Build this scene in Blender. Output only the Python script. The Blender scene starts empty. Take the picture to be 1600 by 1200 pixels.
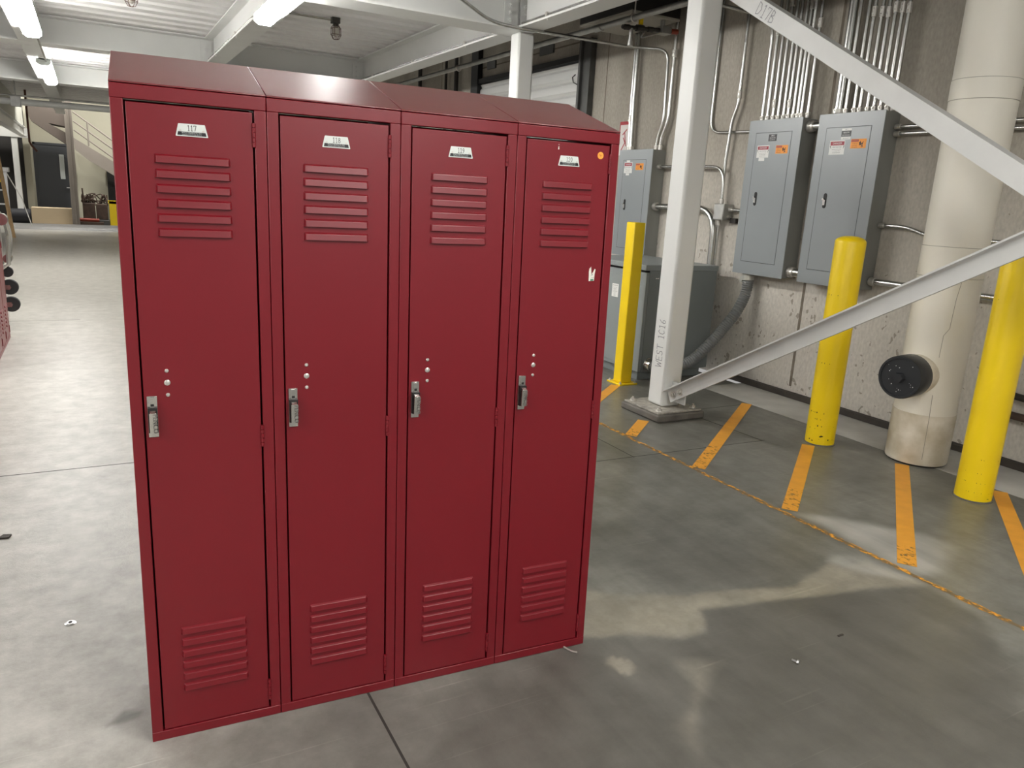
import bpy, bmesh, math, random
import numpy as np
from mathutils import Vector, Matrix
random.seed(7)
S = bpy.context.scene
COL = S.collection

# ------------------------------------------------------------------ camera
F_PX, YAW, PITCH, ROLL = 1182.8, 0.5096, -0.2400, 0.0558
CAM = Vector((-0.0467, -1.7832, 1.3384))
cy, sy, cp, sp = math.cos(YAW), math.sin(YAW), math.cos(PITCH), math.sin(PITCH)
fwd = Vector((sy*cp, cy*cp, sp)); rgt = Vector((cy, -sy, 0)); upv = rgt.cross(fwd)
cr, sr = math.cos(ROLL), math.sin(ROLL)
r2 = cr*rgt + sr*upv; u2 = -sr*rgt + cr*upv
cam = bpy.data.objects.new('camera', bpy.data.cameras.new('camera'))
cam.matrix_world = Matrix(((r2.x, u2.x, -fwd.x, CAM.x), (r2.y, u2.y, -fwd.y, CAM.y),
                           (r2.z, u2.z, -fwd.z, CAM.z), (0, 0, 0, 1)))
cam.data.sensor_width = 36; cam.data.lens = F_PX/1600*36
cam.data.clip_start = 0.05; cam.data.clip_end = 200
COL.objects.link(cam); S.camera = cam

# ------------------------------------------------------------------ world, exposure
W = bpy.data.worlds.new('world'); S.world = W; W.use_nodes = True
W.node_tree.nodes['Background'].inputs[0].default_value = (1.0, 0.98, 0.95, 1)
W.node_tree.nodes['Background'].inputs[1].default_value = 0.20
S.view_settings.view_transform = 'Standard'; S.view_settings.look = 'None'
S.view_settings.gamma = 1.0; S.view_settings.exposure = 1.02
S.view_settings.use_curve_mapping = False
TUBE = 26.0          # radiance of the fluorescent lenses

# ------------------------------------------------------------------ materials
def mat(name, col, rough=0.5, metal=0.0, var=0.0, vs=3.0, bump=0.0, bs=40.0, col2=None, stretch=(1, 1, 1),
        rvar=0.0, coat=0.0, spec=0.5):
    m = bpy.data.materials.new(name); m.use_nodes = True
    nt = m.node_tree; b = nt.nodes['Principled BSDF']
    b.inputs['Roughness'].default_value = rough; b.inputs['Metallic'].default_value = metal
    b.inputs['Base Color'].default_value = (*col, 1); b.inputs['Specular IOR Level'].default_value = spec
    if coat: b.inputs['Coat Weight'].default_value = coat; b.inputs['Coat Roughness'].default_value = 0.36
    if var or bump or rvar:
        tc = nt.nodes.new('ShaderNodeTexCoord'); mp = nt.nodes.new('ShaderNodeMapping')
        mp.inputs['Scale'].default_value = stretch
        nt.links.new(tc.outputs['Object'], mp.inputs['Vector'])
    if var or rvar:
        n = nt.nodes.new('ShaderNodeTexNoise'); n.inputs['Scale'].default_value = vs
        n.inputs['Detail'].default_value = 6
        nt.links.new(mp.outputs[0], n.inputs['Vector'])
        r = nt.nodes.new('ShaderNodeValToRGB')
        r.color_ramp.elements[0].position = 0.3; r.color_ramp.elements[1].position = 0.7
        c2 = col2 if col2 else tuple(c*(1-var) for c in col)
        r.color_ramp.elements[0].color = (*c2, 1); r.color_ramp.elements[1].color = (*col, 1)
        nt.links.new(n.outputs[0], r.inputs[0])
        if var: nt.links.new(r.outputs[0], b.inputs['Base Color'])
        if rvar:
            mr = nt.nodes.new('ShaderNodeMapRange'); mr.inputs[3].default_value = rough-rvar; mr.inputs[4].default_value = rough+rvar
            nt.links.new(n.outputs[0], mr.inputs[0]); nt.links.new(mr.outputs[0], b.inputs['Roughness'])
    if bump:
        n2 = nt.nodes.new('ShaderNodeTexNoise'); n2.inputs['Scale'].default_value = bs; n2.inputs['Detail'].default_value = 4
        nt.links.new(mp.outputs[0], n2.inputs['Vector'])
        bp = nt.nodes.new('ShaderNodeBump'); bp.inputs['Strength'].default_value = bump; bp.inputs['Distance'].default_value = 0.01
        nt.links.new(n2.outputs[0], bp.inputs['Height']); nt.links.new(bp.outputs[0], b.inputs['Normal'])
    return m

def emat(name, col, strength):
    m = bpy.data.materials.new(name); m.use_nodes = True
    b = m.node_tree.nodes['Principled BSDF']
    b.inputs['Base Color'].default_value = (0.8, 0.8, 0.8, 1)
    b.inputs['Emission Color'].default_value = (*col, 1); b.inputs['Emission Strength'].default_value = strength
    return m

M = {}
M['red'] = mat('red enamel', (0.172, 0.0045, 0.0110), 0.36, var=0.08, vs=2.0, bump=0.03, bs=14, rvar=0.05, coat=0.2, spec=0.42)
M['redtop'] = mat('red enamel of the tops', (0.165, 0.0078, 0.0125), 0.36, var=0.08, vs=2.0, bump=0.05, bs=9, rvar=0.05, coat=1.0)
M['dark'] = mat('dark gap and shade', (0.01, 0.008, 0.008), 0.6)
M['chrome'] = mat('chrome', (0.62, 0.61, 0.58), 0.22, 1.0, bump=0.05, bs=60)
M['emboss'] = mat('handle lettering', (0.22, 0.215, 0.205), 0.4, 0.8)
M['zinc'] = mat('zinc rivet', (0.62, 0.60, 0.56), 0.38, 0.7)
M['plate'] = mat('plate white', (0.66, 0.70, 0.67), 0.4, var=0.05, vs=30)
M['ink'] = mat('black ink', (0.012, 0.012, 0.014), 0.4)
M['orange'] = mat('orange sticker', (0.86, 0.36, 0.05), 0.5)
M['orangedk'] = mat('sticker scribble', (0.55, 0.2, 0.02), 0.5)
M['paper'] = mat('torn paper', (0.75, 0.73, 0.66), 0.8, var=0.1, vs=60)
M['green'] = mat('sticker green', (0.10, 0.25, 0.17), 0.7)
M['white'] = mat('white steel paint', (0.74, 0.745, 0.725), 0.42, var=0.06, vs=3, bump=0.02, bs=20)
M['whitedirty'] = mat('scuffed white base', (0.50, 0.47, 0.41), 0.55, var=0.55, vs=22, bump=0.08, bs=30)
M['grout'] = mat('grout pad', (0.17, 0.155, 0.135), 0.8, var=0.5, vs=9, bump=0.3, bs=25)
M['deck'] = mat('deck white', (0.80, 0.79, 0.78), 0.5, var=0.08, vs=2, bump=0.25, bs=90)
M['brace'] = mat('brace white', (0.68, 0.68, 0.665), 0.42, var=0.08, vs=6, bump=0.04, bs=30)
M['yellow'] = mat('yellow paint', (0.90, 0.64, 0.003), 0.38, var=0.04, vs=3, bump=0.04, bs=25, col2=(0.82, 0.58, 0.003))
M['chip'] = mat('chipped paint', (0.05, 0.04, 0.02), 0.8)
M['jacket'] = mat('pipe jacket', (0.80, 0.765, 0.67), 0.5, var=0.10, vs=2.5, bump=0.5, bs=6, stretch=(1, 1, .4))
M['jacketlow'] = mat('pipe jacket stained', (0.76, 0.71, 0.61), 0.55, var=0.3, vs=7, bump=0.35, bs=16, col2=(0.45, 0.39, 0.27))
M['seam'] = mat('jacket seam', (0.30, 0.275, 0.22), 0.6)
M['cap'] = mat('black rubber', (0.022, 0.024, 0.027), 0.42, bump=0.05, bs=40)
M['gray'] = mat('panel gray', (0.29, 0.315, 0.325), 0.29, var=0.06, vs=2.5, bump=0.015, bs=20)
M['graybox'] = mat('panel box side', (0.30, 0.305, 0.285), 0.38, 0.15, var=0.25, vs=5, stretch=(1, 1, .3))
M['grayline'] = mat('panel seam', (0.05, 0.055, 0.06), 0.5)
M['tfgray'] = mat('transformer gray', (0.25, 0.275, 0.275), 0.42, var=0.06, vs=3)
M['tfdark'] = mat('transformer dark', (0.19, 0.21, 0.21), 0.45, var=0.08, vs=3)
M['danger'] = mat('danger red', (0.36, 0.035, 0.055), 0.5)
M['labelwhite'] = mat('label white', (0.80, 0.80, 0.78), 0.5)
M['warn'] = mat('warning orange', (0.88, 0.32, 0.03), 0.5)
M['emt'] = mat('galvanised conduit', (0.60, 0.60, 0.575), 0.27, 1.0, var=0.2, vs=14, stretch=(1, 1, .15))
M['galv'] = mat('galvanised pipe', (0.50, 0.50, 0.48), 0.4, 0.85, var=0.25, vs=10)
M['iron'] = mat('black iron', (0.06, 0.055, 0.05), 0.5, 0.5, var=0.3, vs=20)
M['flex'] = mat('flexible conduit', (0.20, 0.205, 0.205), 0.38)
M['flexend'] = mat('flex fitting', (0.5, 0.5, 0.46), 0.5, 0.3)
M['trimdark'] = mat('wall base', (0.055, 0.045, 0.036), 0.7, var=0.4, vs=8, bump=0.2)
M['border'] = mat('white floor border', (0.50, 0.49, 0.45), 0.5, var=0.22, vs=6, bump=0.05)
M['joint'] = mat('joint filler', (0.03, 0.026, 0.022), 0.8)
M['jointwall'] = mat('wall joint', (0.22, 0.185, 0.145), 0.9, var=.4, vs=10)
M['shutter'] = mat('shutter white', (0.62, 0.62, 0.60), 0.45, var=0.05, vs=3)
M['steeldk'] = mat('dark steel', (0.10, 0.10, 0.095), 0.5, 0.4, var=0.3, vs=6)
M['black'] = mat('black', (0.008, 0.008, 0.008), 0.6)
M['heater'] = mat('heater body', (0.012, 0.011, 0.010), 0.45)
M['heaterbot'] = mat('heater pan', (0.40, 0.38, 0.33), 0.5, var=0.1, vs=4)
M['cream'] = mat('cream wall', (0.48, 0.46, 0.37), 0.75, var=0.05, vs=2)
M['brown'] = mat('stair paint', (0.13, 0.105, 0.092), 0.6, var=0.1, vs=3)
M['taupe'] = mat('post taupe', (0.30, 0.265, 0.235), 0.6, var=0.1, vs=3)
M['charcoal'] = mat('door charcoal', (0.045, 0.048, 0.055), 0.45)
M['glass'] = mat('door glass', (0.65, 0.70, 0.70), 0.08)
M['steel'] = mat('brushed steel', (0.6, 0.6, 0.6), 0.3, 1.0)
M['cardboard'] = mat('cardboard', (0.50, 0.40, 0.27), 0.8, var=0.05, vs=3)
M['roll'] = mat('black roll', (0.008, 0.008, 0.012), 0.7)
M['wood'] = mat('pine', (0.55, 0.36, 0.17), 0.6, var=0.25, vs=6, stretch=(6, 6, .5))
M['rust'] = mat('rusty scrap', (0.10, 0.062, 0.045), 0.7, var=0.5, vs=8)
M['redpipe'] = mat('red pipe', (0.28, 0.04, 0.02), 0.5)
M['copper'] = mat('copper pipe', (0.11, 0.045, 0.028), 0.4, 0.5)
M['rubber'] = mat('caster rubber', (0.015, 0.015, 0.016), 0.5)
M['litewall'] = mat('painted wall', (0.56, 0.56, 0.50), 0.7)
M['darkwall'] = mat('dark wall', (0.02, 0.018, 0.017), 0.8)
M['lens'] = emat('fluorescent lens', (1.0, 0.985, 0.95), TUBE)
M['farfill'] = emat('far fill glow', (1.0, 0.97, 0.90), 120)
M['pencil'] = mat('pencil writing', (0.22, 0.22, 0.24), 0.7)
M['bulb'] = mat('bulb glass', (0.5, 0.47, 0.42), 0.1)
M['cage'] = mat('cage wire', (0.10, 0.05, 0.035), 0.5)
M['valve'] = mat('valve red', (0.30, 0.05, 0.025), 0.5)
M['signred'] = mat('sign red', (0.42, 0.03, 0.04), 0.5)
M['signpaper'] = mat('sign paper', (0.75, 0.70, 0.67), 0.6)
M['ply'] = mat('upper ceiling', (0.15, 0.145, 0.14), 0.9)

def concrete_wall():
    m = bpy.data.materials.new('concrete wall'); m.use_nodes = True
    nt = m.node_tree; b = nt.nodes['Principled BSDF']; L = nt.links.new
    b.inputs['Roughness'].default_value = 0.85
    tc = nt.nodes.new('ShaderNodeTexCoord')
    def noise(scale, st, detail=6):
        mp = nt.nodes.new('ShaderNodeMapping'); mp.inputs['Scale'].default_value = st
        L(tc.outputs['Object'], mp.inputs[0])
        n = nt.nodes.new('ShaderNodeTexNoise'); n.inputs['Scale'].default_value = scale; n.inputs['Detail'].default_value = detail
        L(mp.outputs[0], n.inputs['Vector']); return n
    n1 = noise(2.2, (1, 1, .35)); r1 = nt.nodes.new('ShaderNodeValToRGB')
    r1.color_ramp.elements[0].color = (0.335, 0.305, 0.255, 1); r1.color_ramp.elements[1].color = (0.47, 0.435, 0.375, 1)
    r1.color_ramp.elements[0].position = .35; r1.color_ramp.elements[1].position = .7
    L(n1.outputs[0], r1.inputs[0])
    # paler tone coming in towards the foot of the wall
    sx = nt.nodes.new('ShaderNodeSeparateXYZ'); L(tc.outputs['Object'], sx.inputs[0])
    mr = nt.nodes.new('ShaderNodeMapRange'); mr.inputs[1].default_value = 1.9; mr.inputs[2].default_value = 0.7
    L(sx.outputs[2], mr.inputs[0])
    mx = nt.nodes.new('ShaderNodeMix'); mx.data_type = 'RGBA'; mx.inputs[7].default_value = (0.60, 0.565, 0.505, 1)
    L(mr.outputs[0], mx.inputs[0]); L(r1.outputs[0], mx.inputs[6])
    # fine grain
    n2 = noise(60, (1, 1, .5), 3); r2_ = nt.nodes.new('ShaderNodeMapRange'); r2_.inputs[1].default_value = .3; r2_.inputs[2].default_value = .7
    r2_.inputs[3].default_value = .86; r2_.inputs[4].default_value = 1.08; L(n2.outputs[0], r2_.inputs[0])
    mm = nt.nodes.new('ShaderNodeMix'); mm.data_type = 'RGBA'; mm.blend_type = 'MULTIPLY'; mm.inputs[0].default_value = 1
    L(mx.outputs[2], mm.inputs[6]); L(r2_.outputs[0], mm.inputs[7])
    # bug holes
    mp = nt.nodes.new('ShaderNodeMapping'); mp.inputs['Scale'].default_value = (1, 1, .7); L(tc.outputs['Object'], mp.inputs[0])
    nd = noise(14, (1, 1, 1), 2)
    ad = nt.nodes.new('ShaderNodeMix'); ad.data_type = 'RGBA'; ad.inputs[0].default_value = 0.10
    L(mp.outputs[0], ad.inputs[6]); L(nd.outputs[1], ad.inputs[7])
    vo = nt.nodes.new('ShaderNodeTexVoronoi'); vo.inputs['Scale'].default_value = 21; vo.inputs['Randomness'].default_value = 1
    L(ad.outputs[2], vo.inputs['Vector'])
    n3 = noise(7, (1, 1, 1), 3)
    th = nt.nodes.new('ShaderNodeMapRange'); th.inputs[1].default_value = .38; th.inputs[2].default_value = .66
    th.inputs[3].default_value = 0.0; th.inputs[4].default_value = 0.34; L(n3.outputs[0], th.inputs[0])
    mr2 = nt.nodes.new('ShaderNodeMath'); mr2.operation = 'MULTIPLY'; L(th.outputs[0], mr2.inputs[0]); L(mr.outputs[0], mr2.inputs[1])
    lt = nt.nodes.new('ShaderNodeMath'); lt.operation = 'LESS_THAN'; L(vo.outputs['Distance'], lt.inputs[0]); L(mr2.outputs[0], lt.inputs[1])
    m3 = nt.nodes.new('ShaderNodeMix'); m3.data_type = 'RGBA'; m3.inputs[7].default_value = (0.33, 0.295, 0.245, 1)
    L(lt.outputs[0], m3.inputs[0]); L(mm.outputs[2], m3.inputs[6])
    L(m3.outputs[2], b.inputs['Base Color'])
    bp = nt.nodes.new('ShaderNodeBump'); bp.inputs['Strength'].default_value = .25; bp.inputs['Distance'].default_value = .01
    L(n2.outputs[0], bp.inputs['Height']); L(bp.outputs[0], b.inputs['Normal'])
    return m
M['wall'] = concrete_wall()

def floor_mat():
    m = bpy.data.materials.new('polished concrete'); m.use_nodes = True
    nt = m.node_tree; b = nt.nodes['Principled BSDF']; L = nt.links.new
    tc = nt.nodes.new('ShaderNodeTexCoord')
    def noise(scale, st, detail=8, rot=0, rough=.55):
        mp = nt.nodes.new('ShaderNodeMapping'); mp.inputs['Scale'].default_value = st; mp.inputs['Rotation'].default_value = (0, 0, rot)
        L(tc.outputs['Object'], mp.inputs[0])
        n = nt.nodes.new('ShaderNodeTexNoise'); n.inputs['Scale'].default_value = scale; n.inputs['Detail'].default_value = detail
        n.inputs['Roughness'].default_value = rough
        L(mp.outputs[0], n.inputs['Vector']); return n
    def ramp(n, p0, c0, p1, c1):
        r = nt.nodes.new('ShaderNodeValToRGB'); r.color_ramp.elements[0].position = p0; r.color_ramp.elements[1].position = p1
        r.color_ramp.elements[0].color = (*c0, 1); r.color_ramp.elements[1].color = (*c1, 1); L(n.outputs[0], r.inputs[0]); return r.outputs[0]
    def mix(fac, a, c, mode='MIX'):
        x = nt.nodes.new('ShaderNodeMix'); x.data_type = 'RGBA'; x.blend_type = mode
        if isinstance(fac, float): x.inputs[0].default_value = fac
        else: L(fac, x.inputs[0])
        for i, v in ((6, a), (7, c)):
            if isinstance(v, tuple): x.inputs[i].default_value = (*v, 1)
            else: L(v, x.inputs[i])
        return x.outputs[2]
    base = ramp(noise(1.1, (1, 1, 1)), .32, (0.092, 0.091, 0.078), .68, (0.215, 0.211, 0.188))
    st = ramp(noise(3.0, (4.5, .5, 1), rot=-.75), .3, (.82, .82, .82), .7, (1.12, 1.12, 1.12))
    base = mix(1.0, base, st, 'MULTIPLY')
    fine = ramp(noise(9, (1, 1, 1), 10, rough=.7), .3, (.72, .72, .70), .7, (1.24, 1.24, 1.24))
    base = mix(1.0, base, fine, 'MULTIPLY')
    def attr(nm):
        a = nt.nodes.new('ShaderNodeAttribute'); a.attribute_name = nm; return a.outputs['Fac']
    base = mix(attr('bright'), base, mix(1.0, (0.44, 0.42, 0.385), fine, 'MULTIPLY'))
    base = mix(attr('damp_shade'), base, mix(1.0, (0.080, 0.075, 0.063), st, 'MULTIPLY'))
    base = mix(attr('dusty'), base, mix(1.0, (0.33, 0.295, 0.225), fine, 'MULTIPLY'))
    base = mix(attr('chalk'), base, mix(1.0, (0.46, 0.45, 0.41), st, 'MULTIPLY'))
    # thin pale scratches
    sc = ramp(noise(2.5, (.5, 30, 1), 4, rot=.85), .62, (0, 0, 0), .74, (1, 1, 1))
    sc2 = ramp(noise(1.7, (1, 1, 1), 2), .5, (0, 0, 0), .62, (.7, .7, .7))
    sm = mix(1.0, sc, sc2, 'MULTIPLY')
    base = mix(sm, base, mix(1.0, base, (1.9, 1.9, 1.9), 'MULTIPLY'))
    L(base, b.inputs['Base Color'])
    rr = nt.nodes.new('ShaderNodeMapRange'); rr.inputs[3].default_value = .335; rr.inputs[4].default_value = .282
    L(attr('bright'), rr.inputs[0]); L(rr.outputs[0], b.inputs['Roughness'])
    bp = nt.nodes.new('ShaderNodeBump'); bp.inputs['Strength'].default_value = .22; bp.inputs['Distance'].default_value = .01
    L(noise(16, (1, 1, 1), 10, rough=.75).outputs[0], bp.inputs['Height']); L(bp.outputs[0], b.inputs['Normal'])
    return m
M['floor'] = floor_mat()

def tape_mat(name, wear):
    m = mat(name, (0.80, 0.36, 0.035), 0.5, var=0.15, vs=12)
    nt = m.node_tree; L = nt.links.new; b = nt.nodes['Principled BSDF']; out = nt.nodes['Material Output']
    tc = nt.nodes.new('ShaderNodeTexCoord'); mp = nt.nodes.new('ShaderNodeMapping'); mp.inputs['Scale'].default_value = (1, .5, 1)
    mp.inputs['Rotation'].default_value = (0, 0, .3); L(tc.outputs['Object'], mp.inputs[0])
    n = nt.nodes.new('ShaderNodeTexNoise'); n.inputs['Scale'].default_value = 55; n.inputs['Detail'].default_value = 8; n.inputs['Roughness'].default_value = .7
    L(mp.outputs[0], n.inputs['Vector'])
    r = nt.nodes.new('ShaderNodeMapRange'); r.inputs[1].default_value = wear-.04; r.inputs[2].default_value = wear+.04
    L(n.outputs[0], r.inputs[0])
    tr = nt.nodes.new('ShaderNodeBsdfTransparent'); mx = nt.nodes.new('ShaderNodeMixShader')
    L(r.outputs[0], mx.inputs[0]); L(tr.outputs[0], mx.inputs[1]); L(b.outputs[0], mx.inputs[2]); L(mx.outputs[0], out.inputs[0])
    return m
M['tape'] = tape_mat('orange floor tape', .22)
M['tapeworn'] = tape_mat('worn orange tape', .53)
M['tapeend'] = tape_mat('scraped orange tape', .42)
M['tapeglue'] = mat('tape residue', (0.21, 0.145, 0.075), 0.6, var=0.3, vs=20)

# ------------------------------------------------------------------ mesh builder
V3 = lambda p: Vector(p)
class MB:
    def __init__(s): s.v = []; s.f = []; s.m = []
    def _add(s, vs, fs, mi):
        o = len(s.v); s.v += [tuple(v) for v in vs]; s.f += [tuple(i+o for i in f) for f in fs]; s.m += [mi]*len(fs); return s
    def box(s, x0, y0, z0, x1, y1, z1, m=0):
        x0, x1 = min(x0, x1), max(x0, x1); y0, y1 = min(y0, y1), max(y0, y1); z0, z1 = min(z0, z1), max(z0, z1)
        vs = [(x, y, z) for z in (z0, z1) for y in (y0, y1) for x in (x0, x1)]
        return s._add(vs, [(0, 2, 3, 1), (4, 5, 7, 6), (0, 1, 5, 4), (2, 6, 7, 3), (0, 4, 6, 2), (1, 3, 7, 5)], m)
    def prism(s, pts, vec, m=0):
        n = len(pts); vec = V3(vec); a = [V3(p) for p in pts]
        nr = Vector((0, 0, 0))
        for i in range(n): nr += a[i].cross(a[(i+1) % n])
        if nr.dot(vec) > 0: a = a[::-1]
        b = [p+vec for p in a]
        fs = [tuple(range(n)), tuple(range(2*n-1, n-1, -1))]
        fs += [(i, i+n, (i+1) % n+n, (i+1) % n) for i in range(n)]
        return s._add(a+b, fs, m)
    def cyl(s, p0, p1, r, n=16, m=0, r2=None, caps=True, rot=0):
        return s.tube([p0, p1], r, n, m, caps=caps, radii=[r, r if r2 is None else r2], rot=rot)
    def tube(s, path, r, n=12, m=0, caps=True, radii=None, rot=0):
        P = [V3(p) for p in path]; k = len(P); T = []
        for i in range(k):
            a = P[max(i-1, 0)]; b = P[min(i+1, k-1)]; d = (b-a)
            T.append(d.normalized() if d.length > 1e-9 else Vector((0, 0, 1)))
        up = Vector((0, 0, 1)) if abs(T[0].z) < .9 else Vector((1, 0, 0))
        u = T[0].cross(up).normalized(); vs = []
        for i in range(k):
            if i:
                u = (u - T[i]*u.dot(T[i])).normalized()
            w = T[i].cross(u); rr = radii[i] if radii else r
            for j in range(n):
                t = 2*math.pi*j/n+rot; vs.append(P[i]+u*(math.cos(t)*rr)+w*(math.sin(t)*rr))
        fs = [(i*n+j, i*n+(j+1) % n, (i+1)*n+(j+1) % n, (i+1)*n+j) for i in range(k-1) for j in range(n)]
        if caps: fs += [tuple(range(n-1, -1, -1)), tuple((k-1)*n+j for j in range(n))]
        return s._add(vs, fs, m)
    def lathe(s, prof, c, n=40, m=0, axis=(0, 0, 1), ref=None):
        ax = V3(axis).normalized(); c = V3(c)
        u = (Vector((0, 0, 1)) if abs(ax.z) < .9 else Vector((1, 0, 0))).cross(ax).normalized(); w = ax.cross(u)
        vs = [c+ax*z+(u*math.cos(2*math.pi*j/n)+w*math.sin(2*math.pi*j/n))*max(r, 1e-5) for r, z in prof for j in range(n)]
        k = len(prof)
        fs = [(i*n+j, i*n+(j+1) % n, (i+1)*n+(j+1) % n, (i+1)*n+j) for i in range(k-1) for j in range(n)]
        fs += [tuple(range(n-1, -1, -1)), tuple((k-1)*n+j for j in range(n))]
        return s._add(vs, fs, m)
    def quad(s, a, b, c, d, m=0): return s._add([a, b, c, d], [(0, 1, 2, 3)], m)
    def rect(s, o, ux, uy, x0, y0, x1, y1, t=0.0006, m=0):
        o = V3(o); ux = V3(ux).normalized(); uy = V3(uy).normalized(); n = ux.cross(uy)
        p = [o+ux*x+uy*y for x, y in ((x0, y0), (x1, y0), (x1, y1), (x0, y1))]
        return s.prism(p, n*t, m)
    def poly(s, o, ux, uy, pts, t=0.0006, m=0):
        o = V3(o); ux = V3(ux).normalized(); uy = V3(uy).normalized(); n = ux.cross(uy)
        return s.prism([o+ux*x+uy*y for x, y in pts], n*t, m)
    def text(s, body, o, ux, uy, size, m=0, lift=0.0009, align='CENTER', sx=1.0):
        cu = bpy.data.curves.new('t', 'FONT'); cu.body = body; cu.size = size; cu.align_x = align; cu.resolution_u = 2
        ob = bpy.data.objects.new('t', cu); COL.objects.link(ob)
        dg = bpy.context.evaluated_depsgraph_get(); me = ob.evaluated_get(dg).to_mesh()
        o = V3(o); ux = V3(ux).normalized(); uy = V3(uy).normalized(); n = ux.cross(uy)
        vs = [o+ux*(v.co.x*sx)+uy*v.co.y+n*lift for v in me.vertices]; fs = [tuple(p.vertices) for p in me.polygons]
        s._add(vs, fs, m)
        ob.evaluated_get(dg).to_mesh_clear(); bpy.data.objects.remove(ob); bpy.data.curves.remove(cu); return s
    def strokes(s, lines, o, ux, uy, h, w, m=0, lift=0.0009):
        o = V3(o); ux = V3(ux).normalized(); uy = V3(uy).normalized(); n = ux.cross(uy)
        for ln in lines:
            for (x0, y0), (x1, y1) in zip(ln[:-1], ln[1:]):
                a = Vector((x0, y0))*h; b = Vector((x1, y1))*h; d = b-a
                if d.length < 1e-7: continue
                d.normalize(); q = Vector((-d.y, d.x))*w/2; e = d*w*.3
                ps = [a-e-q, b+e-q, b+e+q, a-e+q]
                s._add([o+ux*p.x+uy*p.y+n*lift for p in ps], [(0, 1, 2, 3)], m)
        return s
    def build(s, name, mats, parent=None, loc=None, smooth=35, bevel=0, local=False):
        mats = mats if isinstance(mats, (list, tuple)) else [mats]
        o = Vector((0, 0, 0))
        if parent is not None and not local: o = ORG[root_of(parent)]
        if loc is not None: o = V3(loc)
        me = bpy.data.meshes.new(name)
        me.from_pydata([tuple(Vector(v)-o) for v in s.v], [], s.f)
        for mm in mats: me.materials.append(M[mm] if isinstance(mm, str) else mm)
        me.polygons.foreach_set('material_index', s.m); me.update()
        if smooth:
            me.polygons.foreach_set('use_smooth', [True]*len(me.polygons)); me.set_sharp_from_angle(angle=math.radians(smooth))
        ob = bpy.data.objects.new(name, me); COL.objects.link(ob)
        if loc is not None: ob.location = loc
        if parent is not None: ob.parent = parent
        else: ORG[ob] = o
        if bevel:
            bv = ob.modifiers.new('bevel', 'BEVEL'); bv.width = bevel; bv.segments = 2; bv.limit_method = 'ANGLE'; bv.angle_limit = .6
            bv.harden_normals = False
        return ob
ORG = {}
def root_of(o):
    while o.parent: o = o.parent
    return o
def tag(o, label=None, cat=None, group=None, kind=None):
    if label: o['label'] = label
    if cat: o['category'] = cat
    if group: o['group'] = group
    if kind: o['kind'] = kind
    return o
def thing(name, loc, label, cat, group=None, mw=None):
    o = bpy.data.objects.new(name, None); o.empty_display_size = .05; COL.objects.link(o)
    if mw is not None: o.matrix_world = mw
    else: o.location = loc
    ORG[o] = V3(loc); tag(o, label, cat, group); return o
def struct(o): o['kind'] = 'structure'; return o
def copy_tree(o, parent=None):
    c = o.copy(); COL.objects.link(c)
    if parent: c.parent = parent
    else: ORG[c] = ORG[o].copy()
    for ch in list(o.children): copy_tree(ch, c)
    return c

def smooth_path(pts, rad=0.12, n=6):
    P = [V3(p) for p in pts]; out = [P[0]]
    for i in range(1, len(P)-1):
        a, b, c = P[i-1], P[i], P[i+1]
        r = min(rad, (a-b).length*.48, (c-b).length*.48)
        p0 = b+(a-b).normalized()*r; p2 = b+(c-b).normalized()*r
        for k in range(n+1):
            t = k/n; out.append(p0*(1-t)**2+b*2*t*(1-t)+p2*t*t)
    out.append(P[-1]); return out

def hexbolt(mb, p, ax, r=.012, h=.009, m=0, washer=True):
    p = V3(p); ax = V3(ax).normalized()
    if washer: mb.cyl(p, p+ax*.003, r*1.55, 16, m)
    mb.cyl(p+ax*.003, p+ax*(.003+h), r, 6, m)
    mb.cyl(p+ax*(.003+h), p+ax*(.003+h*1.8), r*.5, 10, m)

# single-stroke characters (unit height)
GL = {
 '0': [[(.25, 0), (.1, .15), (.05, .5), (.1, .85), (.25, 1), (.4, .85), (.45, .5), (.4, .15), (.25, 0)]],
 '1': [[(.08, .86), (.25, 1), (.25, 0)], [(.1, 0), (.4, 0)]],
 '2': [[(.06, .75), (.12, .93), (.27, 1), (.42, .9), (.44, .7), (.3, .4), (.05, .02), (.47, .02)]],
 '6': [[(.42, .95), (.2, .7), (.06, .3), (.15, .03), (.35, .03), (.43, .25), (.32, .45), (.1, .35)]],
 '7': [[(.03, .82), (.06, .98), (.47, .98), (.22, 0)]],
 '8': [[(.25, .53), (.1, .65), (.1, .88), (.25, 1), (.4, .88), (.4, .65), (.25, .53), (.06, .38), (.06, .12), (.25, 0), (.44, .12), (.44, .38), (.25, .53)]],
 '9': [[(.43, .7), (.36, .45), (.15, .45), (.06, .7), (.15, .95), (.35, .95), (.43, .7), (.38, .3), (.12, 0)]],
 'W': [[(0, 1), (.15, 0), (.3, .7), (.45, 0), (.62, 1)]], 'E': [[(.45, 1), (0, 1), (0, 0), (.45, 0)], [(0, .5), (.35, .5)]],
 'S': [[(.45, .9), (.25, 1), (.05, .85), (.1, .6), (.4, .42), (.42, .12), (.22, 0), (0, .1)]],
 'T': [[(0, 1), (.55, 1)], [(.27, 1), (.27, 0)]], 'C': [[(.45, .85), (.25, 1), (.05, .75), (.03, .3), (.2, 0), (.45, .12)]],
 'D': [[(0, 0), (0, 1), (.3, .9), (.47, .5), (.3, .1), (0, 0)]],
 'B': [[(0, 0), (.05, 1), (.35, .9), (.33, .62), (.07, .52), (.42, .4), (.42, .1), (0, 0)]], ' ': []}
def word(txt, gap=.16):
    out = []; x = 0
    for ch in txt:
        ls = GL[ch]; w = max([p[0] for l in ls for p in l], default=.3)
        out += [[(p[0]+x, p[1]) for p in l] for l in ls]; x += w+gap
    return out, x-gap
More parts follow.
